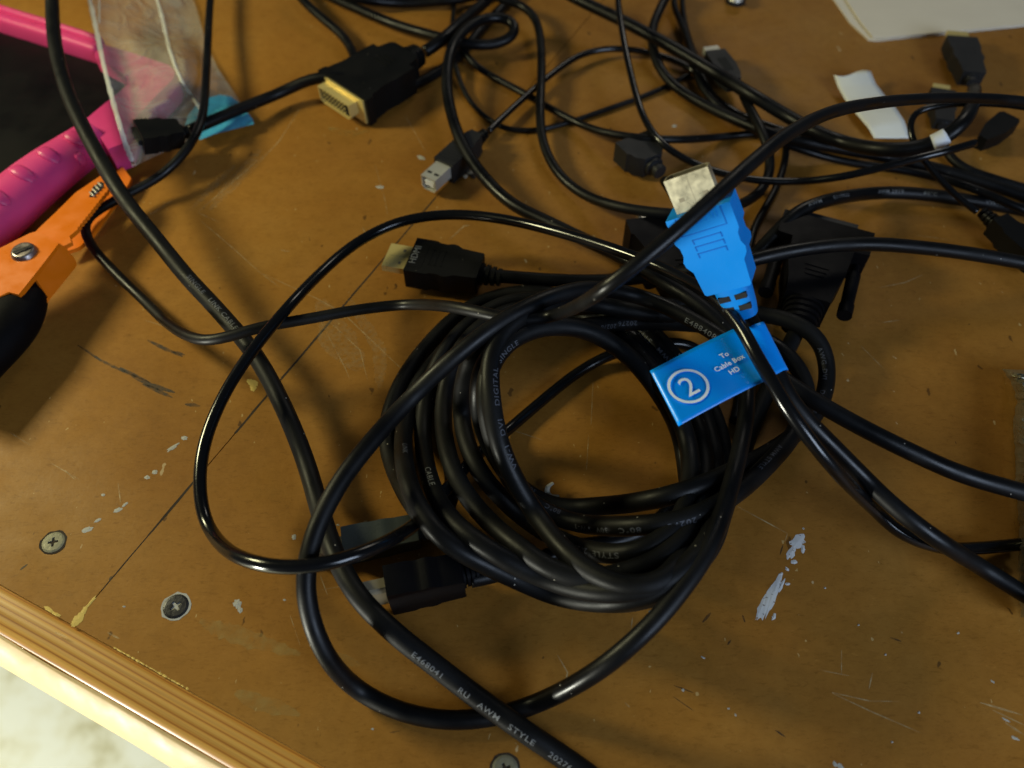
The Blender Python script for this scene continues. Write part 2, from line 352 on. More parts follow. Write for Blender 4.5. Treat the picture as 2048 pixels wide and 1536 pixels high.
marks('pencil_marks', M['pencil'], [([(155, 690), (200, 720), (245, 742), (300, 765)], 1.1), ([(295, 680), (325, 695), (365, 713)], 1.6), ([(345, 703), (370, 710)], 1.4), ([(285, 768), (345, 795)], 1.6), ([(240, 735), (300, 770), (350, 785)], 2.2),
      ([(370, 808), (400, 812)], 1.6), ([(1346, 1370), (1388, 1386)], .35), ([(1346, 1393), (1388, 1422)], .35), ([(1405, 1245), (1422, 1225)], .9), ([(1550, 1460), (1572, 1475)], .5), ([(1780, 1275), (1803, 1283)], .6), ([(1485, 1230), (1490, 1245)], .6),
      ([(1455, 1290), (1462, 1280)], .5), ([(1566, 1090), (1560, 1110)], .5), ([(40, 1140), (55, 1128)], .8), ([(780, 1465), (800, 1462)], .4), ([(218, 1160), (224, 1152)], .9)], .055, .2)
marks('glue_smears', M['glue'], [([(400, 1240), (440, 1258), (480, 1275), (540, 1290), (600, 1310)], 5.5), ([(470, 1385), (520, 1405), (600, 1430)], 5), ([(640, 1310), (720, 1330)], 4), ([(655, 255), (700, 268), (740, 262)], 4)], .045, .3)
marks('scuffs', M['scuff'], [([(640, 600), (680, 680), (720, 740)], 14), ([(520, 300), (420, 420)], 7), ([(470, 330), (380, 420)], 4), ([(700, 600), (760, 700), (760, 780)], 6), ([(850, 1160), (700, 1060)], 0.6)], .042, .2)
def blob(vs, fs, cx, cy, rx, ry, ang, z=.09, n=18, jag=.3):
    c = P(cx, cy, z); b = len(vs); vs.append(c+Vector((0, 0, .00012)))
    for k in range(n):
        t = 2*math.pi*k/n; r = 1+jag*random.uniform(-1, 1); x = rx*r*math.cos(t); y = ry*r*math.sin(t)
        px = cx+x*math.cos(ang)-y*math.sin(ang); py = cy+x*math.sin(ang)+y*math.cos(ang); vs.append(P(px, py, z-.05))
    for k in range(n): fs.append((b, b+1+k, b+1+(k+1) % n))
def blobs(name, mat, lst, jag=.3, z=.09):
    vs, fs = [], []
    for a in lst: blob(vs, fs, *a, z=z, jag=jag)
    o = mesh(name, vs, fs, mat, table, smooth=False); o['kind'] = 'stuff'; return o
blobs('white_paint_smears', M['paintbrk'], [(1595, 1084, 17, 13, -.9), (1583, 1104, 15, 8, -1.1), (1606, 1098, 9, 4, 1.4), (1588, 1124, 6, 4, 0), (1574, 1138, 5, 3, 1), (1562, 1148, 4, 3, 0),
       (1550, 1180, 36, 8, -1.15), (1543, 1196, 40, 9, -1.2), (1533, 1206, 38, 9, -1.15), (1524, 1214, 26, 7, -1.2), (1562, 1172, 16, 4, -1.1), (1548, 1234, 7, 4, -1.2), (1575, 1168, 5, 3, 0)], .26)
blobs('white_paint_flecks', M['paint'], [(175, 1059, 11, 5, -.35), (236, 1020, 9, 4, -.4), (250, 1009, 7, 2.5, -.7), (294, 955, 6, 4, 0), (310, 944, 6, 4, -.4), (195, 1041, 8, 3, -.5), (345, 895, 14, 3.5, -.6), (369, 876, 6, 4, 0), (206, 990, 4, 3, 0),
       (475, 1208, 8, 9, .2), (480, 1220, 5, 6, 0), (248, 1213, 3, 2, 0), (1683, 1536, 12, 5, .9), (1670, 1528, 6, 4, .9), (2030, 1476, 9, 3, .5), (2012, 1440, 9, 2, .5), (1985, 1363, 5, 2, .6),
       (1838, 1425, 2.5, 2.5, 0), (1916, 1266, 2.5, 2.5, 0), (1771, 1309, 2, 2, 0), (1717, 1250, 2, 2, 0), (1650, 1176, 3, 2, .5), (1607, 1057, 2.5, 2, 0), (588, 1074, 5, 5, 0), (676, 1050, 3, 2, 0), (661, 1046, 2.5, 2.5, 0),
       (1366, 1380, 3, 3, 0), (1457, 1417, 3, 2, 0), (1471, 1430, 3, 2, 1), (1406, 1315, 5, 2, .5), (1349, 252, 5, 3, 0), (842, 315, 8, 4, .4), (760, 374, 8, 3, 0), (1784, 1484, 3, 2, .5), (1308, 1212, 5, 3, .7), (1302, 1224, 4, 4, 0), (569, 1200, 3, 2, 0), (745, 1458, 3, 2, 0)], .25)
blobs('yellow_putty_chips', M['putty'], [(158, 1237, 15, 9, -.75), (168, 1222, 12, 5, -1.0), (182, 1204, 16, 3, -.85), (150, 1246, 9, 6, -.5), (98, 1219, 12, 4, .55), (112, 1228, 10, 3.5, .5), (505, 766, 10, 7, .2), (506, 776, 6, 6, 0), (500, 762, 6, 4, 0)], .28, .12)
blobs('edge_chips', M['putty'], [(230+i*9.0, 1168+.5625*(230+i*9.0)-1.5, random.uniform(3, 8), random.uniform(1, 2.6), .5) for i in range(17)], .3, .1)
marks('seam_dirt', M['seam'], [([(203+668*a, 1181-786*a), (203+668*b, 1181-786*b)], w_) for a, b, w_ in ((0, .14, .45), (.14, .28, .8), (.40, .54, .9), (.54, .75, 1.0), (.75, 1, .8))], .03, .35, False)

# ---------------------------------------------------------------- screws
def screw(px, py, mat, label, R=4.1, ang=.5, rim=None):
    r = empty('screw', P(px, py), label, 'screw', 'screws sunk in the board')
    fr = Matrix.Translation(P(px, py, 0)) @ Matrix.Rotation(ang, 4, 'Z')
    bm = bmesh.new(); rings = []
    for rad, z in ((R*.62, -1.2), (R, -.15), (R*.97, .22), (R*.8, .42), (R*.45, .48)):
        rings.append([bm.verts.new((rad*math.cos(t*math.pi/14), rad*math.sin(t*math.pi/14), z)) for t in range(28)])
    for i in range(4):
        for k in range(28): bm.faces.new((rings[i][k], rings[i][(k+1) % 28], rings[i+1][(k+1) % 28], rings[i+1][k]))
    # cross recess: star polygon hole bridged to the inner ring, floor below
    star = []
    for q in range(4):
        a0 = q*math.pi/2
        for da, rr in ((-.22, .40), (.22, .40), (math.pi/4, .16)):
            star.append((R*rr*1.15*math.cos(a0+da), R*rr*1.15*math.sin(a0+da)))
    top = [bm.verts.new((x, y, .45)) for x, y in star]; low = [bm.verts.new((x*.6, y*.6, -1.0)) for x, y in star]
    m = len(star)
    inner = rings[-1]
    for k in range(m):
        bm.faces.new((top[k], top[(k+1) % m], low[(k+1) % m], low[k]))
    bm.faces.new(low)
    es = [bm.edges.get((top[k], top[(k+1) % m])) for k in range(m)]+[bm.edges.get((inner[k], inner[(k+1) % 28])) for k in range(28)]
    bmesh.ops.bridge_loops(bm, edges=[e for e in es if e])
    from_bm('screw_head', bm, mat, r, fr, False)
    bm = bmesh.new(); pts = [((R+.5+random.uniform(-.2, .5))*math.cos(t*math.pi/10), (R+.5+random.uniform(-.2, .5))*math.sin(t*math.pi/10)) for t in range(20)]
    prism(bm, pts, .02, .10); from_bm('countersink', bm, rim or M['seam'], r, fr, False)
screw(107, 1085, M['screwm'], 'worn pale zinc crosshead screw near the left end of the board edge', 4.0, .2)
screw(352, 1213, M['screwd'], 'blackened crosshead screw with white paint around its rim', 4.3, .75, M['paint'])
screw(1010, 1538, M['screwm'], 'crosshead screw cut off by the bottom edge of the picture', 4.0, .4)

# ---------------------------------------------------------------- cords: picture point, least height of the centre (mm), stacking order
# each entry: name -> (radius mm, [(px, py, zmin, layer), ...]);  layer carries on from the previous point when omitted
CORDS = {}
def cord(key, r, pts, lay=2):
    out = []; L = lay; z = 0
    for p in pts:
        if len(p) > 2: z = p[2]
        if len(p) > 3: L = p[3]
        out.append((p[0], p[1], z, L))
    CORDS[key] = (r, out)
# thick matte cord down the left
cord('left', 3.35, [(103, -60, 38, 2), (104, 0), (110, 90, 38), (137, 190, 36), (190, 300, 34), (250, 400, 30), (310, 475, 26), (375, 555, 22), (440, 625, 20), (510, 710, 18), (565, 810, 15), (610, 920, 10), (640, 1020, 12), (668, 1105, 18), (715, 1190, 21),
      (785, 1262, 17, 8), (870, 1330, 12), (955, 1395, 10), (1050, 1463, 6), (1160, 1538, 3), (1240, 1600, 3)])
# long cord: loop at the top, down, into the big outer loop and out to the right
cord('big', 2.9, [(600, -40, 3, 3), (670, -2), (734, 26, 6), (793, 50, 6), (851, 67), (900, 80), (950, 90, 5), (1000, 87, 5), (1034, 68, 8), (1036, 48, 12), (1010, 36, 16, 6), (970, 36, 18), (930, 58, 18), (903, 95, 16), (893, 160, 14), (902, 225, 12), (925, 290, 12),
      (963, 348, 12), (1020, 405, 12), (1100, 446, 12), (1170, 480, 14), (1240, 512, 16), (1320, 560, 18, 7.5), (1400, 610, 20), (1460, 670, 24), (1492, 750, 28), (1492, 830, 30, 9), (1475, 920, 30), (1450, 1010, 26), (1415, 1100, 22), (1358, 1185, 14), (1290, 1262, 6), (1200, 1338, 3, 4), (1100, 1395), (1000, 1430), (900, 1440),
      (800, 1422), (710, 1375), (655, 1315, 4), (620, 1230, 10, 5), (612, 1150, 24), (632, 1060, 40), (680, 965, 46, 9), (745, 880, 46), (820, 798, 45), (900, 722, 45), (985, 655, 42), (1080, 602, 40), (1180, 577, 40), (1290, 597, 40), (1390, 643, 42), (1480, 700, 42), (1560, 755, 44), (1630, 802, 44), (1720, 853, 42), (1820, 903, 38), (1920, 947, 34), (2048, 985, 28), (2140, 1010, 24)])
# thin cord from the top, kinked at the orange tool, rising across the blue plug and out to the right
cord('thin', 2.15, [(424, -40, 12, 2), (419, 20), (414, 120, 14), (410, 190, 16), (404, 240, 20, 5), (380, 290, 16), (330, 345, 8), (268, 382, 9, 1.2), (205, 415, 10), (168, 445, 11), (178, 485, 9, 4), (225, 540, 6), (285, 598, 4), (345, 655, 8), (400, 681, 20), (450, 675, 28), (520, 655, 27), (620, 637, 27), (720, 619, 27), (820, 609, 27), (900, 613, 28, 5),
      (965, 626, 30, 5), (1040, 640, 34, 6), (1105, 632, 44, 11), (1165, 607, 56), (1225, 566, 74), (1300, 507, 94), (1370, 447, 108), (1440, 383, 114), (1510, 320, 114), (1580, 265, 108), (1660, 225, 98), (1760, 205, 82), (1860, 197, 70), (1960, 196, 60), (2050, 203, 50), (2130, 215, 45)])
# glossy cord: big loose loop on the left
cord('gloss', 2.2, [(2140, 1082, 3, 5), (2048, 1088, 3), (1960, 1096, 4), (1880, 1095, 6), (1798, 1063, 14, 5), (1748, 1018, 20), (1686, 958, 30), (1636, 900, 40), (1586, 833, 52, 12), (1561, 795, 57), (1541, 758, 62), (1513, 712, 66), (1486, 661, 68), (1450, 614, 62, 10), (1388, 569, 54), (1310, 530, 50), (1220, 496, 42), (1130, 468, 34), (1040, 445, 28), (950, 431, 24), (870, 431, 22), (790, 447, 20), (710, 488, 20),
      (635, 552, 22), (560, 633, 32, 10), (490, 722, 30), (438, 810, 28), (406, 900, 26), (400, 985, 24), (417, 1055, 22), (460, 1105, 24), (530, 1130, 28), (610, 1133, 30), (690, 1117, 26), (765, 1088, 18, 6), (830, 1050, 10, 1), (900, 970, 2.2), (960, 905, 2.2), (1010, 865, 2.2), (1060, 822), (1110, 780), (1160, 742), (1215, 712), (1290, 690), (1380, 690), (1440, 740)])
# black HDMI cord to the right
cord('mcord', 2.9, [(966, 550, 9, 3), (1020, 554, 9), (1100, 560, 9), (1200, 562, 10), (1300, 553, 12), (1400, 540, 18), (1480, 525, 26), (1560, 506, 30), (1650, 492, 30), (1740, 488, 28), (1830, 494, 24), (1930, 506, 20), (2048, 526, 16), (2140, 545, 14)])
# cord of the blue plug
cord('blue', 2.8, [(1478, 596, 66, 10), (1500, 640, 62), (1530, 698, 58), (1555, 748, 54), (1573, 788, 49), (1611, 838, 44), (1661, 888, 38), (1711, 938, 32), (1786, 1011, 22), (1861, 1070, 16), (1955, 1130, 12), (2048, 1188, 10), (2140, 1245, 8)])
# coiled long cord: right side down, bottom to the left, left side up
turns = [
 [(1608, 628, 12), (1585, 680, 10), (1550, 750, 6), (1505, 850, 4), (1460, 985, 3.4)],
 [(1408, 1112), (1310, 1190), (1190, 1204), (1060, 1168), (950, 1118), (860, 1050), (800, 965), (773, 870), (798, 775), (860, 685), (940, 615), (1040, 585), (1150, 597), (1236, 616), (1300, 660), (1350, 715), (1420, 810), (1450, 930)],
 [(1425, 1085), (1340, 1170), (1230, 1203), (1118, 1192), (1040, 1161), (975, 1130), (905, 1092), (850, 1035), (815, 960), (806, 870), (830, 780), (890, 700), (970, 630), (1060, 598), (1160, 605), (1250, 640), (1320, 700), (1390, 790), (1430, 920)],
 [(1425, 1060), (1370, 1135), (1290, 1178), (1190, 1183), (1080, 1152), (985, 1103), (910, 1048), (866, 980), (845, 870), (860, 765), (910, 675), (1000, 610), (1100, 600), (1199, 628), (1260, 672), (1320, 740), (1385, 830), (1410, 930)],
 [(1390, 1040), (1330, 1110), (1260, 1142), (1180, 1157), (1110, 1141), (1040, 1096), (970, 1035), (915, 960), (888, 870), (892, 770), (930, 685), (1010, 625), (1100, 618), (1199, 650), (1270, 705), (1330, 780), (1372, 870), (1382, 950)],
 [(1360, 1040), (1300, 1092), (1230, 1108), (1150, 1093), (1080, 1058), (1010, 1003), (955, 935), (927, 860), (925, 780), (950, 700), (1010, 645), (1100, 620), (1200, 612), (1300, 612), (1400, 612), (1500, 625), (1590, 645), (1640, 685), (1655, 750), (1632, 828), (1560, 890), (1470, 940)],
 [(1390, 975), (1300, 1000), (1200, 1012), (1110, 1012), (1040, 975), (990, 910), (960, 830), (962, 750), (1000, 685), (1070, 655), (1150, 655), (1250, 645), (1400, 650), (1510, 672), (1580, 715), (1615, 785), (1592, 860), (1535, 930), (1460, 995)],
 [(1375, 1036), (1280, 1051), (1180, 1050), (1105, 1030), (1040, 985), (1000, 915), (975, 830), (975, 750), (1010, 690), (1080, 655), (1170, 660), (1250, 706), (1312, 776, 8, 3.1), (1356, 858, 6, 3.1), (1372, 935, 4, 3.1)],
 [(1380, 1040, 3.3, 3.1), (1372, 1100, 3.3, 3.1), (1325, 1160, 12), (1265, 1172), (1200, 1153), (1140, 1112), (1080, 1040), (1030, 960), (1000, 890), (982, 800), (982, 720), (1015, 655), (1085, 615), (1160, 605), (1250, 620), (1330, 630), (1396, 622, 10)]]
lift = [3.3, 3.3, 3.3, 5, 6, 3.3, 3.3, 8, 23]   # the springy turns stand clear of the board
cp = []; k = 0; tot = sum(len(t) for t in turns)
for ti, t in enumerate(turns):
    for p in t:
        cp.append((p[0], p[1], p[2] if len(p) > 2 else (lift[ti] if ti not in (5, 6) or p[0] < 1300 else 5), p[3] if len(p) > 3 else 3.0+3.5*k/tot)); k += 1
cord('coil', 3.25, cp)
# cords of the top and right tangle
cord('hdmi_l', 2.9, [(372, 264, 12, 3), (410, 248, 12), (480, 218, 10), (560, 186, 6), (632, 156, 3), (720, 160, 3, 1), (800, 178, 3), (880, 142, 3), (925, 105, 3), (960, 60, 3, 4), (1000, 20, 3), (1040, -20, 3)])
cord('dvi_top', 3.3, [(842, 108, 8, 4), (880, 84, 10), (915, 52, 10), (950, 22, 8), (985, -10, 6), (1020, -50, 6)])
cord('stub_top', 2.6, [(575, -40, 10, 2), (600, -5, 10), (646, 38, 8), (685, 70, 5), (704, 98, 3), (712, 125, 2.6, 1), (740, 165, 2.6)])
cord('top_edge', 3.0, [(640, -30, 4, 3.2), (700, -8, 4), (790, 6), (880, 2), (950, -8), (1010, -30)])
cord('thin_vert', 1.4, [(912, -30, 4, 2), (909, 0, 2), (904, 60, 1.5), (905, 110, 1.5, 1.5), (913, 140, 1.5), (931, 190), (969, 234), (1013, 258), (1071, 261), (1098, 256), (1153, 240), (1210, 220), (1273, 198), (1332, 173), (1385, 146), (1440, 110), (1468, 60)][:15])
cord('usbb', 1.75, [(972, 268, 6, 3), (1000, 240, 5), (1060, 185, 4), (1110, 143, 5), (1160, 110, 6), (1225, 97, 6), (1300, 106, 5), (1370, 130, 3), (1400, 150, 2, 2), (1425, 190), (1470, 225), (1520, 245), (1570, 262), (1650, 283)])
cord('zcord', 1.9, [(920, 60, 2, 2.2), (925, 100, 2), (954, 134), (1013, 168), (1071, 200), (1139, 238), (1197, 262), (1285, 276), (1373, 279), (1499, 268), (1560, 262), (1640, 275), (1730, 300)])
cord('xcord', 2.4, [(960, -25, 8, 4.5), (1005, 0, 8), (1045, 10, 10), (1071, 35, 10), (1081, 75, 8), (1083, 150, 7), (1080, 220, 7), (1086, 285, 6), (1115, 345, 5), (1165, 388, 5), (1230, 412, 6), (1310, 425, 6), (1400, 428, 5), (1470, 414, 5), (1520, 385, 5), (1541, 340, 5), (1536, 295, 8), (1518, 250, 10), (1498, 215, 10), (1484, 185, 8)])
cord('kcord', 1.75, [(1232, -40, 30, 6.5), (1238, 20, 28), (1250, 95, 24), (1267, 170, 18), (1285, 230, 14), (1312, 275, 12), (1360, 313, 10), (1430, 343, 12), (1510, 360, 12), (1600, 363, 12), (1680, 354, 14), (1760, 336, 14), (1840, 315, 13), (1910, 298, 10), (1955, 284, 7)])
cord('lcord', 3.3, [(1090, -40, 20, 5), (1150, -4, 18), (1238, 38, 16), (1344, 94, 14), (1431, 146, 12), (1519, 199, 12), (1593, 243, 12), (1650, 272, 10), (1720, 293, 8), (1790, 300, 6), (1850, 292, 5), (1900, 268, 6), (1935, 235, 7), (1950, 200, 8), (1948, 172, 8)])
cord('qcord', 2.7, [(1345, -30, 12, 4), (1322, 14, 10), (1303, 60, 8), (1306, 100, 6), (1320, 138, 4), (1352, 175, 3), (1402, 206, 3), (1475, 241, 3), (1545, 268, 3), (1620, 286, 3), (1700, 301), (1790, 317), (1870, 336), (1960, 362), (2048, 392), (2140, 425)])
cord('q2', 1.9, [(1352, -30, 6, 3), (1345, 8, 5), (1366, 52, 3), (1380, 95, 2), (1388, 125), (1398, 165), (1422, 198), (1470, 238), (1540, 275), (1620, 305), (1700, 325), (1790, 338), (1880, 356), (1960, 382), (2048, 420), (2140, 455)])
cord('q3', 1.7, [(1365, -30, 3, 2.5), (1364, 10), (1372, 60), (1390, 112), (1402, 150, 1.7), (1440, 215)])
cord('vcord', 1.8, [(1440, 700, 2, 1), (1475, 600), (1495, 520), (1508, 455), (1535, 408), (1560, 358), (1573, 305), (1570, 262, 2, 3), (1530, 215), (1490, 190)][:8])
cord('acord', 3.0, [(1500, 520, 3, 1.5), (1555, 462, 3), (1595, 424, 4), (1650, 402, 5), (1720, 389, 5), (1790, 385, 5), (1860, 390, 5), (1950, 403, 5), (2048, 420, 5), (2140, 440)])
cord('icord', 1.5, [(2100, 222, 44, 4), (2000, 208, 42), (1900, 208, 38), (1852, 217, 34), (1827, 225, 30), (1818, 248, 26), (1830, 292, 22), (1870, 347, 16), (1920, 398, 11), (1960, 428, 8)])
cord('p2nd', 2.2, [(1884, 262, 6, 2), (1888, 300, 4), (1925, 335, 3), (1985, 357, 3), (2060, 380, 3), (2140, 400)])
cord('midcord', 2.4, [(1325, 355, 9, 1.4), (1345, 385, 8), (1380, 440, 5), (1425, 520, 3), (1465, 620, 3), (1490, 720, 3), (1470, 850, 3)])
cord('p2cord', 2.8, [(842, 1068, 8, .8), (880, 1045, 6), (905, 980, 3), (890, 860, 3), (905, 740, 3), (970, 655, 3), (1080, 620, 3), (1200, 640, 3), (1300, 700, 3)])
cord('p3cord', 2.8, [(935, 1160, 8, .9), (985, 1150, 5), (1060, 1125, 3), (1150, 1095), (1240, 1080), (1320, 1040), (1380, 960)])

# obstacles: (px, py, z centre, radius, layer) spheres standing for the plugs while the cords settle
OBS = [(840, 528, 6, 8, 0), (880, 536, 6, 8, 0), (920, 544, 6, 8, 0), (690, 1082, 3, 10, 0), (740, 1075, 3, 10, 0), (790, 1066, 3, 9, 0), (830, 1055, 3, 8, 0), (800, 1160, 2, 13, 0), (850, 1140, 2, 13, 0), (900, 1130, 2, 12, 0),
       (1300, 470, 0, 15, 0), (1345, 470, 0, 15, 0), (1360, 530, 0, 13, 0), (1390, 600, 2, 10, 0), (1600, 470, 0, 16, 0), (1680, 500, 0, 17, 0), (1640, 540, 2, 14, 0), (1610, 590, 2, 11, 0),
       (1270, 305, 0, 12, 0), (1300, 320, 0, 12, 0), (890, 340, 0, 11, 2.9), (930, 300, 0, 11, 2.9), (690, 180, 0, 15, 2), (750, 160, 0, 15, 2), (800, 140, 0, 13, 2),
       (1400, 400, 99, 9, 10.5), (1425, 400, 99, 9, 10.5), (1375, 420, 97, 9, 10.5), (1390, 450, 92, 9, 10.5), (1360, 455, 92, 8, 10.5), (1420, 480, 88, 9, 10.5), (1440, 520, 82, 9, 10.5), (1455, 570, 74, 7, 10.5), (1470, 600, 69, 5, 10.5),
       (320, 268, 8, 7, 2), (1885, 215, 2, 8, 3), (1940, 110, 2, 9, 3), (1500, 700, 55, 3, 11), (1450, 720, 55, 1, 11), (1540, 720, 58, 3, 11)]

def catmull(pts, step=1.6):
    a = np.array(pts, float); n = len(a)
    ext = np.vstack([2*a[0]-a[1], a, 2*a[-1]-a[-2]])
    out = []
    for i in range(n-1):
        p0, p1, p2, p3 = ext[i:i+4]
        t0 = 0; t1 = t0+max(np.hypot(*(p1-p0)[:2]), 1e-3)**.5; t2 = t1+max(np.hypot(*(p2-p1)[:2]), 1e-3)**.5; t3 = t2+max(np.hypot(*(p3-p2)[:2]), 1e-3)**.5
        m = max(2, int(np.hypot(*(p2-p1)[:2])/(4.9*step)))
        for q in range(m):
            t = t1+(t2-t1)*q/m
            A1 = (t1-t)/(t1-t0)*p0+(t-t0)/(t1-t0)*p1; A2 = (t2-t)/(t2-t1)*p1+(t-t1)/(t2-t1)*p2; A3 = (t3-t)/(t3-t2)*p2+(t-t2)/(t3-t2)*p3
            B1 = (t2-t)/(t2-t0)*A1+(t-t0)/(t2-t0)*A2; B2 = (t3-t)/(t3-t1)*A2+(t-t1)/(t3-t1)*A3
            v = (t2-t)/(t2-t1)*B1+(t-t1)/(t2-t1)*B2
            v[3] = p1[3]+(p2[3]-p1[3])*q/m if abs(p2[3]-p1[3]) < .6 else (p1[3] if q < m/2 else p2[3])
            v[2] = p1[2]+(p2[2]-p1[2])*(q/m)
            out.append(v)
    out.append(a[-1]); return np.array(out)
def gsmooth(v, sig):
    if len(v) < 5: return v
    R = int(min(len(v)-1, 3*sig+1)); x = np.arange(-R, R+1); kx = np.exp(-x*x/(2*sig*sig)); kx /= kx.sum()
    return np.convolve(np.pad(v, R, mode='edge'), kx, 'valid')
keys = list(CORDS); pxs, rad, lay, cid, zmn, arc0 = [], [], [], [], [], []
for ci, kk in enumerate(keys):
    r, pts = CORDS[kk]; c = catmull(pts)
    c[:, 0] = gsmooth(c[:, 0], 2.2)*1.0; c[:, 1] = gsmooth(c[:, 1], 2.2)
    pxs.append(c[:, :2]); zmn.append(np.maximum(r, gsmooth(c[:, 2], 5))); lay.append(c[:, 3]); rad.append(np.full(len(c), r)); cid.append(np.full(len(c), ci))
PX = np.vstack(pxs); Z0 = np.concatenate(zmn); LY = np.concatenate(lay); RR = np.concatenate(rad); CI = np.concatenate(cid); Zc = Z0.copy()
def unproj(PX, z):
    x = (PX[:, 0]-1024)/FPX; y = (768-PX[:, 1])/FPX; dy = y*CT+ST; dz = y*ST-CT; t = (z*.001-CH)/dz
    return np.stack([x*t*1000, dy*t*1000, z], 1)
OX = unproj(np.array([(o[0], o[1]) for o in OBS], float), np.array([o[2] for o in OBS], float)); OR = np.array([o[3] for o in OBS]); OL = np.array([o[4] for o in OBS])
bounds = [np.where(CI == i)[0] for i in range(len(keys))]
def arcs(X):
    A = np.zeros(len(X))
    for b in bounds:
        d = np.linalg.norm(np.diff(X[b], axis=0), axis=1); A[b[1:]] = np.cumsum(d)
    return A
for it in range(9):
    X = unproj(PX, Zc); A = arcs(X); req = Z0.copy()
    for s in range(0, len(X), 400):
        e = min(len(X), s+400)
        D = np.hypot(X[s:e, 0, None]-X[None, :, 0], X[s:e, 1, None]-X[None, :, 1]); S = RR[s:e, None]+RR[None, :]
        ok = (LY[None, :] < LY[s:e, None]-1e-4) & (D < S) & ((CI[None, :] != CI[s:e, None]) | (np.abs(A[None, :]-A[s:e, None]) > 45))
        zz = np.where(ok, Zc[None, :]+np.sqrt(np.maximum(S*S-D*D, 0)), -1)
        req[s:e] = np.maximum(req[s:e], zz.max(1))
        D = np.hypot(X[s:e, 0, None]-OX[None, :, 0], X[s:e, 1, None]-OX[None, :, 1]); S = RR[s:e, None]+OR[None, :]
        ok = (OL[None, :] < LY[s:e, None]-1e-4) & (D < S)
        zz = np.where(ok, OX[None, :, 2]+np.sqrt(np.maximum(S*S-D*D, 0)), -1)
        req[s:e] = np.maximum(req[s:e], zz.max(1))
    Zn = req.copy()
    for b in bounds:
        a = A[b]; d = a[:, None]-a[None, :]
        env = (req[b][None, :]-(.028 if CI[b[0]] == keys.index('coil') else .011)*d*d).max(1); Zn[b] = gsmooth(np.maximum(env, req[b]), 5 if CI[b[0]] == keys.index('coil') else 3)
    Zc = Zn if it < 3 else .5*Zc+.5*Zn
X = unproj(PX, Zc)
PATH = {}
for i, kk in enumerate(keys):
    b = bounds[i]; PATH[kk] = (X[b]*.001, CORDS[kk][0]*.001)

def tube(name, key, mat, parent, ns=14, trim=(0, None), rscale=1.0):
    pts, r = PATH[key]; pts = pts[trim[0]:trim[1]]; n = len(pts); r = r*rscale
    T = np.gradient(pts, axis=0); T /= np.linalg.norm(T, axis=1)[:, None]
    u = np.cross(T[0], (0, 0, 1)); u /= np.linalg.norm(u); V = []
    for i in range(n):
        u = u-T[i]*np.dot(u, T[i]); u /= np.linalg.norm(u); v = np.cross(T[i], u)
        for k in range(ns):
            a = 2*math.pi*k/ns; V.append(pts[i]+r*(math.cos(a)*u+math.sin(a)*v))
    F = [(i*ns+k, i*ns+(k+1) % ns, (i+1)*ns+(k+1) % ns, (i+1)*ns+k) for i in range(n-1) for k in range(ns)]
    F += [tuple(range(ns))[::-1], tuple((n-1)*ns+k for k in range(ns))]
    o = mesh(name, V, F, mat, parent, tuple(pts[n//2]))
    o.data.polygons[-1].use_smooth = False; o.data.polygons[-2].use_smooth = False
    return o
def print_on(parent, key, px, txt, size=2.0, side=0.0, flip=False, mat='cordprint', space=1.15, jump=0):
    """print txt along a cord starting at the point seen nearest px; side = mm round the cord from the side seen"""
    pts, r = PATH[key]; pr = np.array([proj(p) for p in pts]); i0 = int(np.argmin(np.hypot(pr[:, 0]-px[0], pr[:, 1]-px[1])-300*pts[:, 2]))
    seg = np.linalg.norm(np.diff(pts, axis=0), axis=1); A = np.concatenate([[0], np.cumsum(seg)])
    me = text_mesh(txt, size*1.2, 0, 'LEFT', space, .010*size)
    bm = bmesh.new(); bm.from_mesh(me); bmesh.ops.triangulate(bm, faces=bm.faces)
    for q in range(3):
        es = [e for e in bm.edges if e.calc_length() > .45]
        if es: bmesh.ops.subdivide_edges(bm, edges=es, cuts=1); bmesh.ops.triangulate(bm, faces=bm.faces)
    bm.to_mesh(me); bm.free(); V = np.zeros(len(me.vertices)*3); me.vertices.foreach_get('co', V); V = V.reshape(-1, 3)
    d = -1 if flip else 1; camp = np.array((0, 0, CH)); out = np.zeros_like(V); s = A[i0]+d*V[:, 0]*.00122
    yy = V[:, 1]-size*.5+side
    for j in range(len(V)):
        ss = min(max(s[j], A[0]), A[-1]); c = np.array([np.interp(ss, A, pts[:, q]) for q in range(3)])
        c2 = np.array([np.interp(min(ss+.002, A[-1]), A, pts[:, q]) for q in range(3)]); c1 = np.array([np.interp(max(ss-.002, 0), A, pts[:, q]) for q in range(3)])
        t = (c2-c1)/np.linalg.norm(c2-c1)*d; v = camp-c; v -= t*np.dot(v, t); v /= np.linalg.norm(v); up = np.cross(v, t)
        a = yy[j]*.001/r; out[j] = c+(r+.00003)*(math.cos(a)*v+math.sin(a)*up)
    org = out.mean(0); me.vertices.foreach_set('co', (out-org).ravel()); me.update(); me.name = 'printed_text'
    return link('printed_text', me, M[mat], parent, tuple(org), False)
def text_on(parent, frame, x, y, z, txt, size, mat, rot=0.0, extrude=0.08, align='CENTER', name='lettering', bold=0.0):
    me = text_mesh(txt, size, extrude, align, 1.05, bold)
    F = frame @ Matrix.Translation((x*.001, y*.001, z*.001)) @ Matrix.Rotation(rot, 4, 'Z') @ Matrix.Scale(.001, 4)
    org = F.to_translation(); me.transform(Matrix.Translation(-org) @ F); me.update(); me.name = name
    return link(name, me, mat, parent, org, False)

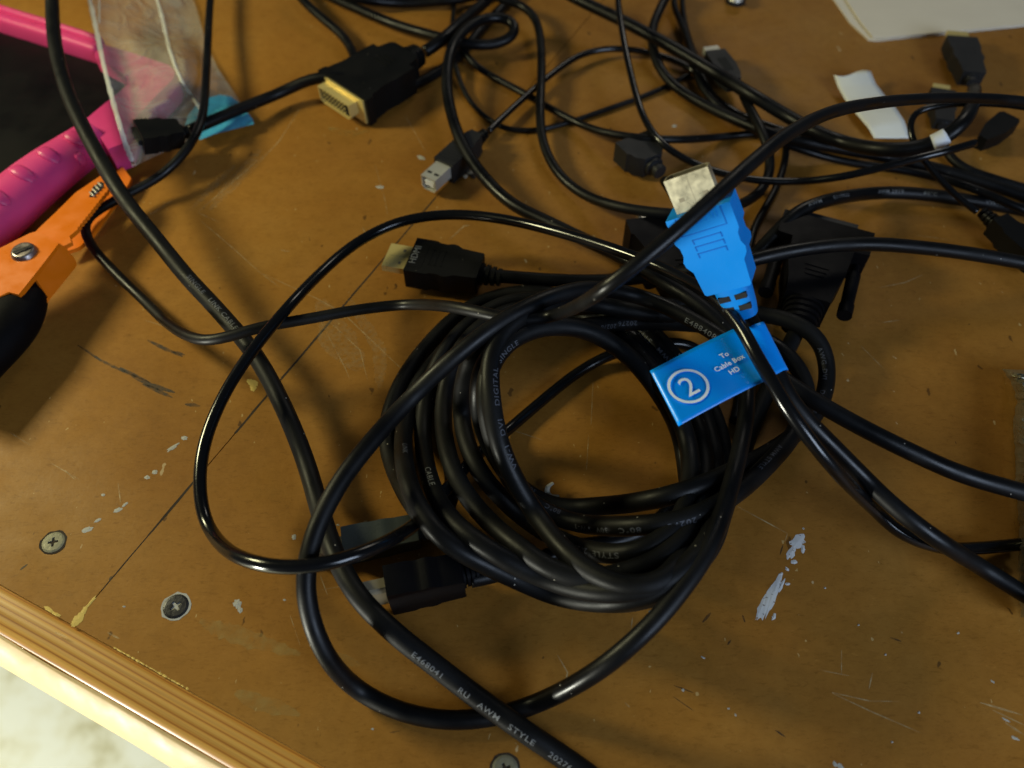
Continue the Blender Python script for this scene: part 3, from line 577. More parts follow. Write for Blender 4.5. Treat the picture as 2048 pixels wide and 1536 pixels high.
# ---------------------------------------------------------------- plugs
def roll_to_view(tail, front, frac):
    F, _ = frame_from(tail, front); c = (Vector((0, 0, CH))-F.to_translation()).normalized(); cy, cz = F.col[1].to_3d().dot(c), F.col[2].to_3d().dot(c)
    m = math.hypot(cy, cz); return -math.asin(max(-1, min(1, frac/m)))-math.atan2(cy, cz)
def hollow_shell(bm, x0, x1, a, h, cham, wall=.45):
    """open ended metal sleeve along x with two lower corners cut, plus a dark tongue left to the caller"""
    def ring(x, s): return [bm.verts.new((x, y*s[0], z*s[1])) for y, z in ((-a+cham, -h), (a-cham, -h), (a, -h+cham), (a, h), (-a, h), (-a, -h+cham))]
    s = ((a-wall)/a, (h-wall)/h); o0 = ring(x0, (1, 1)); o1 = ring(x1, (1, 1)); i1 = ring(x1, s); i0 = ring(x0+.6, s); n = 6
    for A_, B_ in ((o0, o1), (o1, i1), (i1, i0)):
        for k in range(n): bm.faces.new((A_[k], A_[(k+1) % n], B_[(k+1) % n], B_[k]))
    bm.faces.new(i0); bm.faces.new(o0[::-1])
def ribbed_boot(bm, x0, x1, r0, r1, ribs, sq=2.4, hz=.85):
    secs = []; n = ribs; L = x0-x1
    for i in range(n):
        xa = x0-L*i/n; xb = x0-L*(i+.62)/n; xc = x0-L*(i+1)/n
        f = i/max(1, n-1); r = r0+(r1-r0)*f
        secs += [(xa, r*.80, r*.80*hz), (xa-.05, r, r*hz), (xb, r*.99, r*.99*hz), (xb-.05, r*.78, r*.78*hz)]
    loft_x(bm, [(s[0], s[1], s[2], 0, 2.4) for s in secs], 18)
def small_boot(bm, L, boot, ribs, mat, plug, fr):
    ribbed_boot(bm, -L+.4, -L-boot, 5.0, 3.9, ribs); from_bm('cord_boot', bm, mat, plug, fr, True); return plug, fr, L
def hdmi_plug(root, tail, front, mat, shellmat, L=None, roll=0.0, ribs=4, text=True, boot=11, bootmat=None, scale=1.0, windows=False, squash=1.0, tip=True):
    fr, ln = frame_from(tail, front, roll)
    fr = fr @ Matrix.Scale(scale, 4) @ Matrix.Scale(squash, 4, (0, 1, 0)); L = L or ln/scale
    bm = bmesh.new(); W = 10.1
    half = [(0, W), (-L*.30, W), (-L*.36, W-.9), (-L*.46, W-1.0), (-L*.53, W-.2), (-L*.60, W-.5), (-L*.68, W-2.0), (-L*.74, W-2.1), (-L*.98, W-2.6), (-L, W-3.2)]
    prism(bm, half+[(x, -y) for x, y in half[::-1]], -5.1, 5.1)
    plug = from_bm('plug_body', bm, mat, root, fr, True, .85, 3)
    bm = bmesh.new(); hollow_shell(bm, -.5, 11.2 if tip else 2.0, 6.95, 2.25, 1.3)
    sh = from_bm('metal_shell', bm, shellmat, plug, fr, False, 0)
    if not tip: return small_boot(bmesh.new(), L, boot, ribs, mat, plug, fr)
    bm = bmesh.new(); box(bm, 3.4, 4.6, -4.6, -3.0, 2.2, 2.3); box(bm, 3.4, 4.6, 3.0, 4.6, 2.2, 2.3); box(bm, .2, 9.8, -.06, .06, 2.2, 2.275); from_bm('shell_slots', bm, M['dull'], plug, fr, False)
    bm = bmesh.new(); box(bm, .5, 9.6, -5.2, 5.2, -.1, .9); from_bm('contact_tongue', bm, M['dark'], plug, fr, False)
    bm = bmesh.new()
    if windows:
        loft_x(bm, [(-L+1, 6.2, 4.2), (-L-boot*.3, 5.8, 4.0), (-L-boot*.75, 5.2, 3.9), (-L-boot, 4.6, 3.6)], 24)
    else: ribbed_boot(bm, -L+.4, -L-boot, 5.0, 3.9, ribs)
    from_bm('cord_boot', bm, bootmat or mat, plug, fr, True)
    if windows:
        bm = bmesh.new()
        for sgn in (1, -1):
            for i in range(2):
                x1 = -L-2.4-i*4.1
                for zz in (4.0-.12*i,):
                    prism(bm, [(x1, sgn*.8), (x1, sgn*4.6), (x1-1.9, sgn*4.4), (x1-1.9, sgn*.8)], zz-1.2, zz+.12)
        from_bm('boot_slots', bm, M['dark'], plug, fr, False)
    if text:
        # raised name in a sunk frame, and three grip grooves outlined
        bm = bmesh.new()
        fx = -L*.115
        for a, b_, c, d in ((fx-3.0, fx-2.8, -7.0, 7.0), (fx+2.8, fx+3.0, -7.0, 7.0), (fx-3.0, fx+3.0, 6.8, 7.0), (fx-3.0, fx+3.0, -7.0, -6.8)): pass
        for i in range(3):
            gx = -L*.30-i*L*.085
            for a, b_, c, d in ((gx-.16, gx+.16, -4.6, 4.6), ): box(bm, a, b_, c, d, 5.02, 5.22)
            box(bm, gx-1.5, gx+.16, 4.3, 4.6, 5.02, 5.22); box(bm, gx-1.5, gx+.16, -4.6, -4.3, 5.02, 5.22)
        box(bm, fx-3.2, fx-2.95, -7.2, 7.2, 5.02, 5.2); box(bm, fx-3.0, fx+3.0, -7.2, -6.95, 5.02, 5.2); box(bm, fx-3.0, fx+3.0, 6.95, 7.2, 5.02, 5.2)
        from_bm('grip_ridges', bm, M['bluedk'] if mat == M['blue'] else mat, plug, fr, False)
    return plug, fr, L
def dvi_plug(root, tail, front, mat, W=19.5, H=7.6, L=None, pins=True, knobs=(1, -1), boot=12, roll=0.0, shell=M['gold'], br=6.2, knob_len=14, step=True, boxy=False, flanged=False):
    fr, ln = frame_from(tail, front, roll); L = L or ln
    bm = bmesh.new()
    half = [(0, W), (-L*.20, W), (-L*.22, W-1.2), (-L*.45, W-4.2), (-L*.62, W-7.5), (-L*.85, W-9.2), (-L, W-9.8)]
    if flanged: half = [(0, W), (-15, W), (-15.6, W-6.5), (-L*.62, W-7.5), (-L*.80, W-9.5), (-L, W-10.5)]
    if boxy: half = [(0, W), (-L*.10, W), (-L*.13, W-1.6), (-L*.34, W-3.2), (-L*.50, W-2.6), (-L*.80, W-3.0), (-L*.80, W-7), (-L*.95, W-8.5), (-L, W-10.5)]
    prism(bm, half+[(x, -y) for x, y in half[::-1]], -H, H)
    plug = from_bm('plug_body', bm, mat, root, fr, True, .8, 2)
    bm = bmesh.new(); prism(bm, [(0.05, W-1.8), (1.0, W-1.8), (1.0, -W+1.8), (.05, -W+1.8)], -H+1.0, H-1.0); 
    from_bm('metal_flange', bm, shell, plug, fr, False, .2)
    bm = bmesh.new(); hollow_shell(bm, .9, 6.4, 12.6, 4.6, 2.0, .5); from_bm('metal_shell', bm, shell, plug, fr, False)
    bm = bmesh.new(); box(bm, 1.05, 5.2, -11.6, 11.6, -3.7, 3.7); from_bm('pin_face', bm, M['dark'], plug, fr, False)
    if pins:
        bm = bmesh.new()
        for i in range(8):
            for j in range(3): box(bm, 1.9, 6.0, -9.6+i*2.4-.35, -9.6+i*2.4+.35, (j-1)*2.3-.35, (j-1)*2.3+.35)
        from_bm('pins', bm, shell, plug, fr, False)
    for sg in knobs:
        bm = bmesh.new(); loft_x(bm, [(-L*.30, 1.6, 1.6, 0, 2), (-L*.42, 1.7, 1.7, 0, 2), (-L*.43, 2.9, 2.9, 0, 2), (-L*.43-knob_len*.75, 2.7, 2.7, 0, 2), (-L*.43-knob_len*.76, 3.1, 3.1, 0, 2), (-L*.43-knob_len, 3.1, 3.1, 0, 2)], 16)
        for v in bm.verts: v.co.y += sg*(W-3.3)
        kn = from_bm('thumb_screw', bm, mat, plug, fr, True)
    bm = bmesh.new(); ribbed_boot(bm, -L+.5, -L-boot, br+1.0, br-.2, 4, hz=.95); from_bm('cord_boot', bm, mat, plug, fr, True)
    bm = bmesh.new()
    for i in range(3): box(bm, -L*.62-i*2.8-.5, -L*.62-i*2.8+.5, -5+i*.6, 5-i*.6, H-.1, H+.35)
    from_bm('grip_ridges', bm, mat, plug, fr, True, .15)
    return plug, fr, L

# long coiled cord with a plug at each end
root = empty('coiled_video_cable', (.02, .11, 0), 'thick black video cable wound in a coil, wide screw plugs on its ends', 'cable')
tube('coiled_cord', 'coil', M['matte_cord'], root, 16)
def pr(px, txt, size=2.1, side=0, flip=False, mat='dimprint', key='coil', r=None): return print_on(r or root, key, px, txt, size, side, flip, mat)
pr((1385, 1030), '20276', side=1.6); pr((1290, 1043), '80°C', side=1.6); pr((1232, 1045), '30V', side=1.6); pr((1195, 1045), 'VW-1', side=1.6)
pr((1192, 1098), '20276', side=.6); pr((1250, 1108), 'STYLE', side=.8)
pr((1120, 1050), '80°C', side=-1.7); pr((1070, 985), '30V', side=-1.7); pr((1036, 928), 'VW-1', side=-1.8); pr((1006, 868), 'DVI', side=-1.8); pr((990, 812), 'DIGITAL', side=-1.8); pr((986, 730), 'SINGLE', side=-1.6)
pr((820, 905), 'LINK', flip=True, side=1.0); pr((846, 950), 'CABLE', 2.4, side=.6, flip=True, mat='cordprint')
pr((1262, 642), '20276', flip=True, side=.5); pr((1305, 690), 'STYLE', flip=True, side=.5); pr((1340, 735), 'AWM', flip=True, side=.4)
pr((1222, 650), '20276', flip=True, side=1.3); pr((1272, 688), 'STYLE', flip=True, side=1.2); pr((1312, 722), 'AWM', flip=True, side=1)
pr((1655, 690), 'AWG', side=-.6); pr((1655, 738), 'DVI', side=-.6); pr((1645, 790), 'DIGITAL', side=-.6)
pr((1550, 882), 'LINK', flip=False, side=.8); pr((1555, 905), 'AWM STYLE', side=-1)
dvi_plug(root, (1606, 618, 12), (1648, 468, 11), M['blacktool'], L=None, pins=False, boot=11, br=7.2, knobs=(1, -1), knob_len=25, flanged=True, shell=M['greyplug'])
dvi_plug(root, (1392, 600, 10), (1332, 455, 9), M['blacktool'], L=None, pins=False, boot=8, br=6.2, shell=M['silver'])

root = empty('printed_video_cable', (-.17, .2, 0), 'thick matt black cable with pale print running down the left side to the bottom', 'cable')
tube('cord', 'left', M['matte_cord'], root, 16)
pr((395, 552), 'SINGLE', 2.2, .9, False, 'dimprint', 'left'); pr((432, 596), 'LINK CABLE', 2.2, .9, False, 'cordprint', 'left')
pr((828, 1308), 'E468041', 2.0, -1.2, False, 'cordprint', 'left'); pr((917, 1372), 'RU', 2.0, -1.2, False, 'cordprint', 'left')
pr((955, 1402), 'AWM', 2.0, -1.2, False, 'cordprint', 'left'); pr((1015, 1448), 'STYLE', 2.0, -1.2, False, 'cordprint', 'left'); pr((1098, 1504), '20276', 2.0, -1.2, False, 'cordprint', 'left')

root = empty('looped_cable', (-.05, .1, 0), 'thick black cable making the widest loop around and over the coil', 'cable')
tube('cord', 'big', M['cord'], root, 16)
pr((1378, 636), 'E488408', 2.3, -.9, False, 'cordprint', 'big')

root = empty('thin_cable', (-.1, .2, 0), 'thin black cable from the orange tool rising over the blue plug to the right', 'cable')
tube('cord', 'thin', M['cord'], root)
root = empty('glossy_cable', (-.14, .15, 0), 'thin glossy black cable in a loose loop on the left crossing the blue tag', 'cable')
tube('cord', 'gloss', M['gloss_cord'], root)

# black HDMI cable
root = empty('black_hdmi_cable', P(890, 535), 'black HDMI cable whose gold tipped plug points left above the coil', 'cable')
tube('cord', 'mcord', M['cord'], root)
pl, fr, L = hdmi_plug(root, (962, 548, 8.5), (823, 524, 8.5), M['plug'], M['gold'], boot=10)
text_on(pl, fr, -L*.115, 0, 5.18, 'HDMI', 4.2, M['cordprint'], rot=-math.pi/2, name='raised_lettering')

# blue HDMI cable with its flag label
root = empty('blue_hdmi_cable', P(1440, 560), 'bright blue HDMI plug on a black cable carrying a blue flag label numbered 2', 'cable')
tube('cord', 'blue', M['cord'], root)
pl, fr, L = hdmi_plug(root, (1462, 566, 74), (1400, 410, 96), M['blue'], M['champ'], boot=12, windows=True, roll=roll_to_view((1462, 566, 74), (1400, 410, 96), .30), scale=1.0)
text_on(pl, fr, -L*.115, 0, 5.1, 'HDMI', 4.4, M['blue'], rot=-math.pi/2, extrude=.12, name='raised_lettering')
# flag label: flat film with a fold round the cord
LZ = 58
c0, c1, c2, c3 = P(1300, 742, LZ), P(1357, 852, LZ), P(1528, 762, LZ+3), P(1474, 655, LZ+3)
cw = PATH['blue'][0]; prj = np.array([proj(p) for p in cw])
ia = int(np.argmin(np.hypot(prj[:, 0]-1510, prj[:, 1]-655))); ib = int(np.argmin(np.hypot(prj[:, 0]-1556, prj[:, 1]-752)))
pa, pb = Vector(cw[ia]), Vector(cw[ib]); ax = (pb-pa).normalized(); rr = .0034
vs, fs = [], []; NU, NV = 14, 30
def flagpt(u, v):
    """u along the cord 0..1, v: 0 free edge .. 1 past the wrap"""
    a = c0.lerp(c1, u); b = c3.lerp(c2, u); cc = pa.lerp(pb, u)
    side = (b-cc); side -= ax*side.dot(ax); side.normalize(); upv = side.cross(ax); upv = upv if upv.z > 0 else -upv
    tpt = cc+upv*rr
    if v < .62: p = a.lerp(b, v/.62); bow = math.sin(v/.62*math.pi)*.0006; return p+Vector((0, 0, bow))
    if v < .70: f = (v-.62)/.08; return b.lerp(tpt+side*rr*.4, f)
    t = (v-.70)/.30*math.radians(210); return cc+upv*rr*math.cos(t-.35)-side*rr*math.sin(t-.35)
for i in range(NU+1):
    for j in range(NV+1): vs.append(flagpt(i/NU, j/NV))
for i in range(NU):
    for j in range(NV): q = i*(NV+1)+j; fs.append((q, q+1, q+NV+2, q+NV+1))
nn = (c1-c0).cross(c3-c0).normalized(); nn = nn if nn.z > 0 else -nn
tagm = mesh('flag_label', vs, fs, M['label'], root)
md = tagm.modifiers.new('film', 'SOLIDIFY'); md.thickness = .00035; md.offset = 0
# print on the flag: frame with x along the words
xw = (c3-c0).normalized(); yw = (c0-c1); yw = (yw-xw*yw.dot(xw)).normalized(); zw = xw.cross(yw)
FL = Matrix((xw, yw, zw)).transposed().to_4x4(); FL.translation = c1; Wl = (c3-c0).length*1000; Hl = (c0-c1).length*1000
def onflag(px, py):
    o_ = Vector((0, 0, CH)); d = (P(px, py, 0)-o_); n_ = zw; t = (c1-o_).dot(n_)/d.dot(n_); q = o_+d*t-c1; return q.dot(xw)*1000, q.dot(yw)*1000
bm = bmesh.new(); cx, cy = onflag(1376, 776); R1, R2 = Wl*.192, Wl*.165; a_, b_ = [], []
for k in range(72):
    t = 2*math.pi*k/72; a_.append(bm.verts.new((cx+R1*math.cos(t), cy+R1*math.sin(t), 1.15))); b_.append(bm.verts.new((cx+R2*math.cos(t), cy+R2*math.sin(t), 1.15)))
for k in range(72): bm.faces.new((a_[k], a_[(k+1) % 72], b_[(k+1) % 72], b_[k]))
from_bm('printed_ring', bm, M['white'], tagm, FL)
text_on(tagm, FL, cx, cy-Wl*.105, 1.15, '2', Wl*.30, M['white'], 0, 0, name='printed_number')
for tx, (px, py) in (('To', (1447, 714)), ('Cable Box', (1457, 730)), ('HD', (1467, 745))):
    x, y = onflag(px, py); text_on(tagm, FL, x, y-Wl*.027, 1.2, tx, Wl*.074, M['white'], 0, 0, name='printed_words', bold=.05)

# DVI cable with gold connector at the top
root = empty('gold_dvi_cable', P(720, 170), 'black DVI cable with a broad plug whose gold connector faces the lower left', 'cable')
tube('cord', 'dvi_top', M['cord'], root)
dvi_plug(root, (815, 122, 10), (688, 196, 9), M['plug'], boot=9, br=6.2, L=None, knobs=(), boxy=True)
root = empty('small_hdmi_cable', P(330, 268), 'black cable whose small dark plug lies on the clear plastic bag at the upper left', 'cable')
tube('cord', 'hdmi_l', M['cord'], root)
hdmi_plug(root, (362, 266, 15), (278, 274, 20), M['plug'], M['dark'], boot=5, text=False, ribs=2, scale=.85, tip=False)
for key, nm, lb in (('stub_top', 'short_cable', 'black cable end running from the top edge to beneath the gold tipped broad plug'), ('top_edge', 'cable_at_top_edge', 'black cable just showing along the top edge left of centre'),
                    ('thin_vert', 'curved_thin_cable', 'thin black cable curving below the large top loop and back up right'), ('zcord', 'crossing_thin_cable', 'thin black cable starting inside the top loop and sweeping right above the mid plug'),
                    ('q3', 'upright_thin_cable', 'thin black cable coming down from the top edge left of the small USB plug'),
                    ('acord', 'printed_arched_cable', 'black cable arching right from behind the dark screw plug, with pale print dashes')):
    root = empty(nm, tuple(PATH[key][0][len(PATH[key][0])//2]*np.array((1, 1, 0))), lb, 'cable'); tube('cord', key, M['cord'], root)
    if key == 'acord':
        for x, t in ((1598, 'AWM'), (1660, 'E119932'), (1745, 'AWM 2919'), (1840, '80°C'), (1905, '30V'), (1965, 'VW-1')): pr((x, 400 if x < 1700 else 388), t, 1.9, .9, False, 'cordprint', 'acord')
for nm in ('cable_at_top_edge',): bpy.data.objects[nm].name = 'top_edge_cable'

# square USB-B cable
root = empty('usb_printer_cable', P(890, 340), 'black USB cable with a square grey metal tip lying on the seam', 'cable')
tube('cord', 'usbb', M['gloss_cord'], root)
fr, L = frame_from((954, 281, 7), (888, 341, 7))
bm = bmesh.new(); half = [(0, 5.6), (-L*.62, 5.8), (-L*.72, 4.6), (-L*.86, 4.4), (-L, 3.2)]; prism(bm, half+[(x, -y) for x, y in half[::-1]], -5.4, 5.4)
pl = from_bm('plug_body', bm, M['greyplug'], root, fr, True, .7, 2)
bm = bmesh.new(); hollow_shell(bm, -.3, 12.3, 4.2, 3.9, 1.5); from_bm('metal_shell', bm, M['silver'], pl, fr)
bm = bmesh.new(); box(bm, .2, 11.8, -2.6, 2.6, -1.4, 1.6); from_bm('contact_block', bm, M['bandw'], pl, fr, False, .2)
bm = bmesh.new()
for i in range(5): box(bm, -L*.12-i*2.0-.3, -L*.12-i*2.0+.3, -4.6, 4.6, 5.3, 5.6)
from_bm('grip_ridges', bm, M['greyplug'], pl, fr)
bm = bmesh.new(); box(bm, 7.6, 9.0, -3.2, -.8, 3.88, 4.0); box(bm, 7.6, 9.0, .8, 3.2, 3.88, 4.0); from_bm('shell_slots', bm, M['dark'], pl, fr)
bm = bmesh.new(); ribbed_boot(bm, -L+.5, -L-8, 3.4, 2.6, 3, hz=1); from_bm('cord_boot', bm, M['plug'], pl, fr, True)

# USB-A plug in the upper right, partly under the thick cord
root = empty('usb_cable', P(1450, 140), 'black USB cable with a small open metal tip, upright S curve right of centre top', 'cable')
tube('cord', 'xcord', M['cord'], root)
fr, L = frame_from((1468, 170, 9), (1428, 112, 8)); bm = bmesh.new(); half = [(0, 5.6), (-L*.5, 6.3), (-L*.8, 5.2), (-L, 3.2)]; prism(bm, half+[(x, -y) for x, y in half[::-1]], -3.8, 3.8)
pl = from_bm('plug_body', bm, M['greyplug'], root, fr, True, 1.1, 2)
bm = bmesh.new(); hollow_shell(bm, -.3, 6.5, 4.2, 2.2, .4); from_bm('metal_shell', bm, M['silver'], pl, fr)
bm = bmesh.new(); box(bm, -L*.72, -L*.30, -2.4, 2.4, 3.7, 3.95); from_bm('grip_recess', bm, M['dark'], pl, fr)

# micro USB at the right
root = empty('micro_usb_cable', P(1985, 268), 'thin black cable from the top ending in a small angular plug at the right', 'cable')
tube('cord', 'kcord', M['gloss_cord'], root)
fr, L = frame_from((1962, 285, 7), (2016, 242, 7)); bm = bmesh.new(); half = [(0, 4.2), (-2, 5.6), (-L*.60, 5.4), (-L*.9, 3.4), (-L-1, 2.2)]; prism(bm, half+[(x, -y) for x, y in half[::-1]], -3.6, 3.6)
pl = from_bm('plug_body', bm, M['plug'], root, fr, True, .9, 2)
bm = bmesh.new(); hollow_shell(bm, -.3, 3.4, 3.0, 1.0, .6, .25); from_bm('metal_shell', bm, M['silver'], pl, fr)

# mini plug at the right edge
root = empty('mini_plug_cable', P(2010, 470), 'thin black cable dropping to a ribbed plug cut off by the right edge', 'cable')
tube('cord', 'icord', M['gloss_cord'], root)
fr, L = frame_from((1990, 447, 9), (2085, 530, 8)); bm = bmesh.new(); half = [(0, 5.0), (-3, 6.0), (-L*.70, 6.2), (-L*.78, 4.8), (-L, 4.4)]; prism(bm, half+[(x, -y) for x, y in half[::-1]], -4.6, 4.6)
pl = from_bm('plug_body', bm, M['plug'], root, fr, True, .9, 2)
bm = bmesh.new(); ribbed_boot(bm, -L+.3, -L-9, 3.6, 2.5, 4, hz=1); from_bm('cord_boot', bm, M['plug'], pl, fr, True)

# HDMI with a white band, upper right
root = empty('banded_hdmi_cable', P(1930, 110), 'thick black cable with a white band, its plug pointing up beneath the paper', 'cable')
tube('cord', 'lcord', M['cord'], root, 16)
hdmi_plug(root, (1943, 158, 8), (1918, 86, 8), M['greyplug'], M['gold'], boot=6, text=True, ribs=2, scale=.82)
pth, r0 = PATH['lcord']; prj = np.array([proj(p) for p in pth]); ic = int(np.argmin(np.hypot(prj[:, 0]-1878, prj[:, 1]-280)))
PATH['band'] = (pth[ic-2:ic+3], r0*1.12); tube('white_band', 'band', M['bandw'], root, 20)
root = empty('thick_black_cable', P(1320, 100), 'black cable hooking down from the top, running right in the bundle below the slip', 'cable')
tube('cord', 'qcord', M['cord'], root)
root = empty('bundled_thin_cable', P(1380, 100), 'thin black cable lowest in the bundle of cables at the right', 'cable')
tube('cord', 'q2', M['cord'], root)
root = empty('hanging_thin_cable', P(1570, 340), 'thin black cable dropping behind the blue plug from the bundle', 'cable'); tube('cord', 'vcord', M['cord'], root)
root = empty('brass_tipped_cable', P(1885, 200), 'small plug with a dull brass tip beside the white paper slip', 'cable')
tube('cord', 'p2nd', M['cord'], root)
hdmi_plug(root, (1886, 250, 6), (1882, 188, 6), M['greyplug'], M['gold'], boot=3, text=False, ribs=2, scale=.62)

# plug behind the blue one, pointing up left
root = empty('grey_plug_cable', P(1285, 315), 'short dark grey plug on a black cable just above left of the blue plug tip', 'cable')
tube('cord', 'midcord', M['cord'], root)
fr, L = frame_from((1305, 330, 8), (1262, 290, 8)); bm = bmesh.new(); half = [(0, 10.2), (-L*.55, 10.2), (-L*.62, 9), (-L*.8, 8.4), (-L, 5)]; prism(bm, half+[(x, -y) for x, y in half[::-1]], -5.4, 5.4)
pl = from_bm('plug_body', bm, M['greyplug'], root, fr, True, .9, 2)
bm = bmesh.new(); ribbed_boot(bm, -L+.6, -L-8, 4.6, 3.4, 2, hz=1); from_bm('cord_boot', bm, M['greyplug'], pl, fr, True)

# two plugs half under the lower left of the coil
root = empty('flat_hdmi_cable', P(740, 1075), 'black HDMI plug lying flat under the thin loop, left of the coil bottom', 'cable')
tube('cord', 'p2cord', M['cord'], root)
hdmi_plug(root, (836, 1062, 5), (688, 1092, 5), M['sheen'], M['dull'], boot=6, text=False, roll=math.pi/2, squash=.46)
root = empty('tilted_hdmi_cable', P(850, 1165), 'black HDMI plug resting on its edge below the coil, pointing left', 'cable')
tube('cord', 'p3cord', M['cord'], root)
hdmi_plug(root, (925, 1150, 11), (776, 1182, 11), M['blacktool'], M['dull'], boot=6, text=False, roll=1.5, scale=1.0)

# ---------------------------------------------------------------- tools at the left
def px_prism(name, poly, z0, z1, mat, parent, bev=.5, smooth=True):
    bm = bmesh.new(); pts = [P(x, y, z1) for x, y in poly]
    ar = sum(pts[i].x*pts[(i+1) % len(pts)].y-pts[(i+1) % len(pts)].x*pts[i].y for i in range(len(pts)))
    if ar < 0: pts = pts[::-1]
    prism(bm, [(p.x*1000, p.y*1000) for p in pts], z0, z1); return from_bm(name, bm, mat, parent, Matrix.Identity(4), smooth, bev, 2)
def sweep(name, pts, mat, parent, n=24, sub=8, sq=2.0):
    """pts: (px, py, z, half width, half height) rounded body swept through them"""
    a = np.array(pts, float); c = []
    for i in range(len(a)-1):
        p0, p1, p2, p3 = a[max(i-1, 0)], a[i], a[i+1], a[min(i+2, len(a)-1)]
        for q in range(sub):
            t = q/sub; c.append(.5*((2*p1)+(-p0+p2)*t+(2*p0-5*p1+4*p2-p3)*t*t+(-p0+3*p1-3*p2+p3)*t**3))
    c.append(a[-1]); W = [P(*r_[:3]) for r_ in c]; V, F = [], []
    for i, p in enumerate(W):
        t = (W[min(i+1, len(W)-1)]-W[max(i-1, 0)]).normalized(); sd = Vector((0, 0, 1)).cross(t).normalized(); up = t.cross(sd)
        for k in range(n):
            an = 2*math.pi*k/n; cs, sn = math.cos(an), math.sin(an)
            V.append(p+sd*c[i][3]*.001*math.copysign(abs(cs)**(2/sq), cs)+up*c[i][4]*.001*math.copysign(abs(sn)**(2/sq), sn))
    for i in range(len(W)-1):
        for k in range(n): F.append((i*n+k, i*n+(k+1) % n, (i+1)*n+(k+1) % n, (i+1)*n+k))
    F += [tuple(range(n))[::-1], tuple((len(W)-1)*n+k for k in range(n))]
    return mesh(name, V, F, mat, parent)
pk = empty('pink_tool', P(120, 260), 'pink handled tool with a black flat body and ribbed grip at the left edge', 'tool')
px_prism('black_body', [(-140, 20), (0, 58), (200, 118), (315, 168), (225, 238), (150, 300), (60, 360), (0, 405), (-140, 480)], .5, 9, M['blacktool'], pk, 1.5)
sweep('upper_rail', [(-120, -12, 15, 2.2, 6), (0, 28, 15, 2.2, 6), (100, 59, 15, 2.2, 6), (205, 93, 15, 2.2, 6)], M['pink'], pk, sq=3)
sweep('lower_rail', [(-120, 8, 13, 3.4, 6), (0, 46, 13, 3.4, 6), (100, 77, 13, 3.4, 6), (205, 111, 13, 3.4, 6)], M['pink'], pk, sq=3.4)
hd = sweep('ribbed_handle', [(-120, 560, 13, 12.5, 11), (-50, 480, 13, 12.8, 11), (0, 428, 13, 12.8, 11), (50, 382, 13, 12.6, 11), (100, 342, 13, 12, 10.5), (145, 310, 12.5, 10.6, 10), (180, 285, 12, 9.4, 9.5), (192, 276, 12, 9.2, 9.4)], M['pink'], pk)
px_prism('corner_plate', [(188, 84), (250, 101), (338, 130), (350, 142), (346, 158), (300, 204), (262, 246), (247, 286), (216, 298), (174, 236), (210, 206), (236, 186), (256, 168), (250, 150), (228, 136), (190, 116)], 3, 17, M['pink'], pk, 2.4)
def grip_ridge(px, py, r, a0, a1, wd):
    c = P(px, py, 13); t = (P(px+42, py-36, 13)-c).normalized(); up = Vector((0, 0, 1)); sd = t.cross(up).normalized(); V, F = [], []; n = 10
    for i in range(13):
        f = i/12; a = math.radians(a0+(a1-a0)*f); nr = sd*math.sin(a)+up*math.cos(a); e = math.sin(math.pi*min(.97, max(.03, f)))**.35
        for k in range(n):
            b_ = 2*math.pi*k/n; V.append(c+nr*(r*.001-.0006+.0016*e*math.copysign(abs(math.sin(b_))**.6, math.sin(b_)))+t*wd*.001*e*math.copysign(abs(math.cos(b_))**.7, math.cos(b_)))
    for i in range(12):
        for k in range(n): F.append((i*n+k, i*n+(k+1) % n, (i+1)*n+(k+1) % n, (i+1)*n+k))
    F += [tuple(range(n)), tuple(12*n+k for k in range(n))[::-1]]
    mesh('grip_ridge', V, F, M['pink'], hd)
for px, py, r in ((154, 303, 10.3), (104, 339, 11.2), (54, 378, 11.8), (4, 424, 11.9), (-46, 474, 11.9)): grip_ridge(px, py, r, -12, 52, 3.4)
for px, py, r in ((168, 293, 10.0), (134, 318, 11.0)): grip_ridge(px, py, r, 55, 95, 2.4)

og = empty('orange_pliers', P(110, 480), 'orange steel pliers with a silver pivot bolt and black grip at the left edge', 'pliers')
teeth = []
for i in range(11):
    f = i/10; x, y = 212-54*f, 384+68*f; teeth += [(x+1.5, y), (x-2.6, y+2.2)]
px_prism('toothed_jaw', [(60, 474), (75, 459), (120, 416), (150, 386), (200, 352), (212, 347), (221, 353), (222, 364)]+teeth+[(156, 458), (139, 472), (143, 484), (112, 500)], 17.2, 19.2, M['orange'], og, .25)
px_prism('pivot_plate', [(-70, 532), (0, 496), (60, 466), (72, 463), (100, 476), (117, 487), (78, 538), (37, 589), (17, 584), (-70, 625)], 20, 22.4, M['orange'], og, .35)
px_prism('lower_jaw', [(126, 505), (160, 452), (200, 402), (236, 340), (245, 333), (262, 356), (256, 370), (207, 437), (182, 473), (158, 494)], 4, 6, M['orange'], og, .25)
t1, t2 = P(117, 487, 21.5), P(37, 589, 21.5); ed = (t2-t1).normalized(); dn = Vector((.35, -.25, -1)).normalized(); pn = ed.cross(dn).normalized(); eye = Vector((0, 0, CH))
def onpl(px, py): d = P(px, py, 0)-eye; return eye+d*((t1-eye).dot(pn)/d.dot(pn))
fl = [onpl(*q) for q in ((117, 487), (66, 553), (94, 594), (69, 631), (74, 637), (97, 600), (148, 537), (152, 531), (150, 522), (144, 512), (136, 508), (134, 500))]
o = mesh('side_flange', fl, [tuple(range(len(fl)))], M['orange'], og, smooth=False); md = o.modifiers.new('sheet', 'SOLIDIFY'); md.thickness = .0012; md.offset = 0
bm = bmesh.new(); bmesh.ops.create_cone(bm, cap_ends=True, segments=32, radius1=5.6, radius2=4.4, depth=2.6)
bo = from_bm('pivot_bolt', bm, M['chrome'], og, Matrix.Translation(P(47, 503, 23.0)), True, .8, 3)
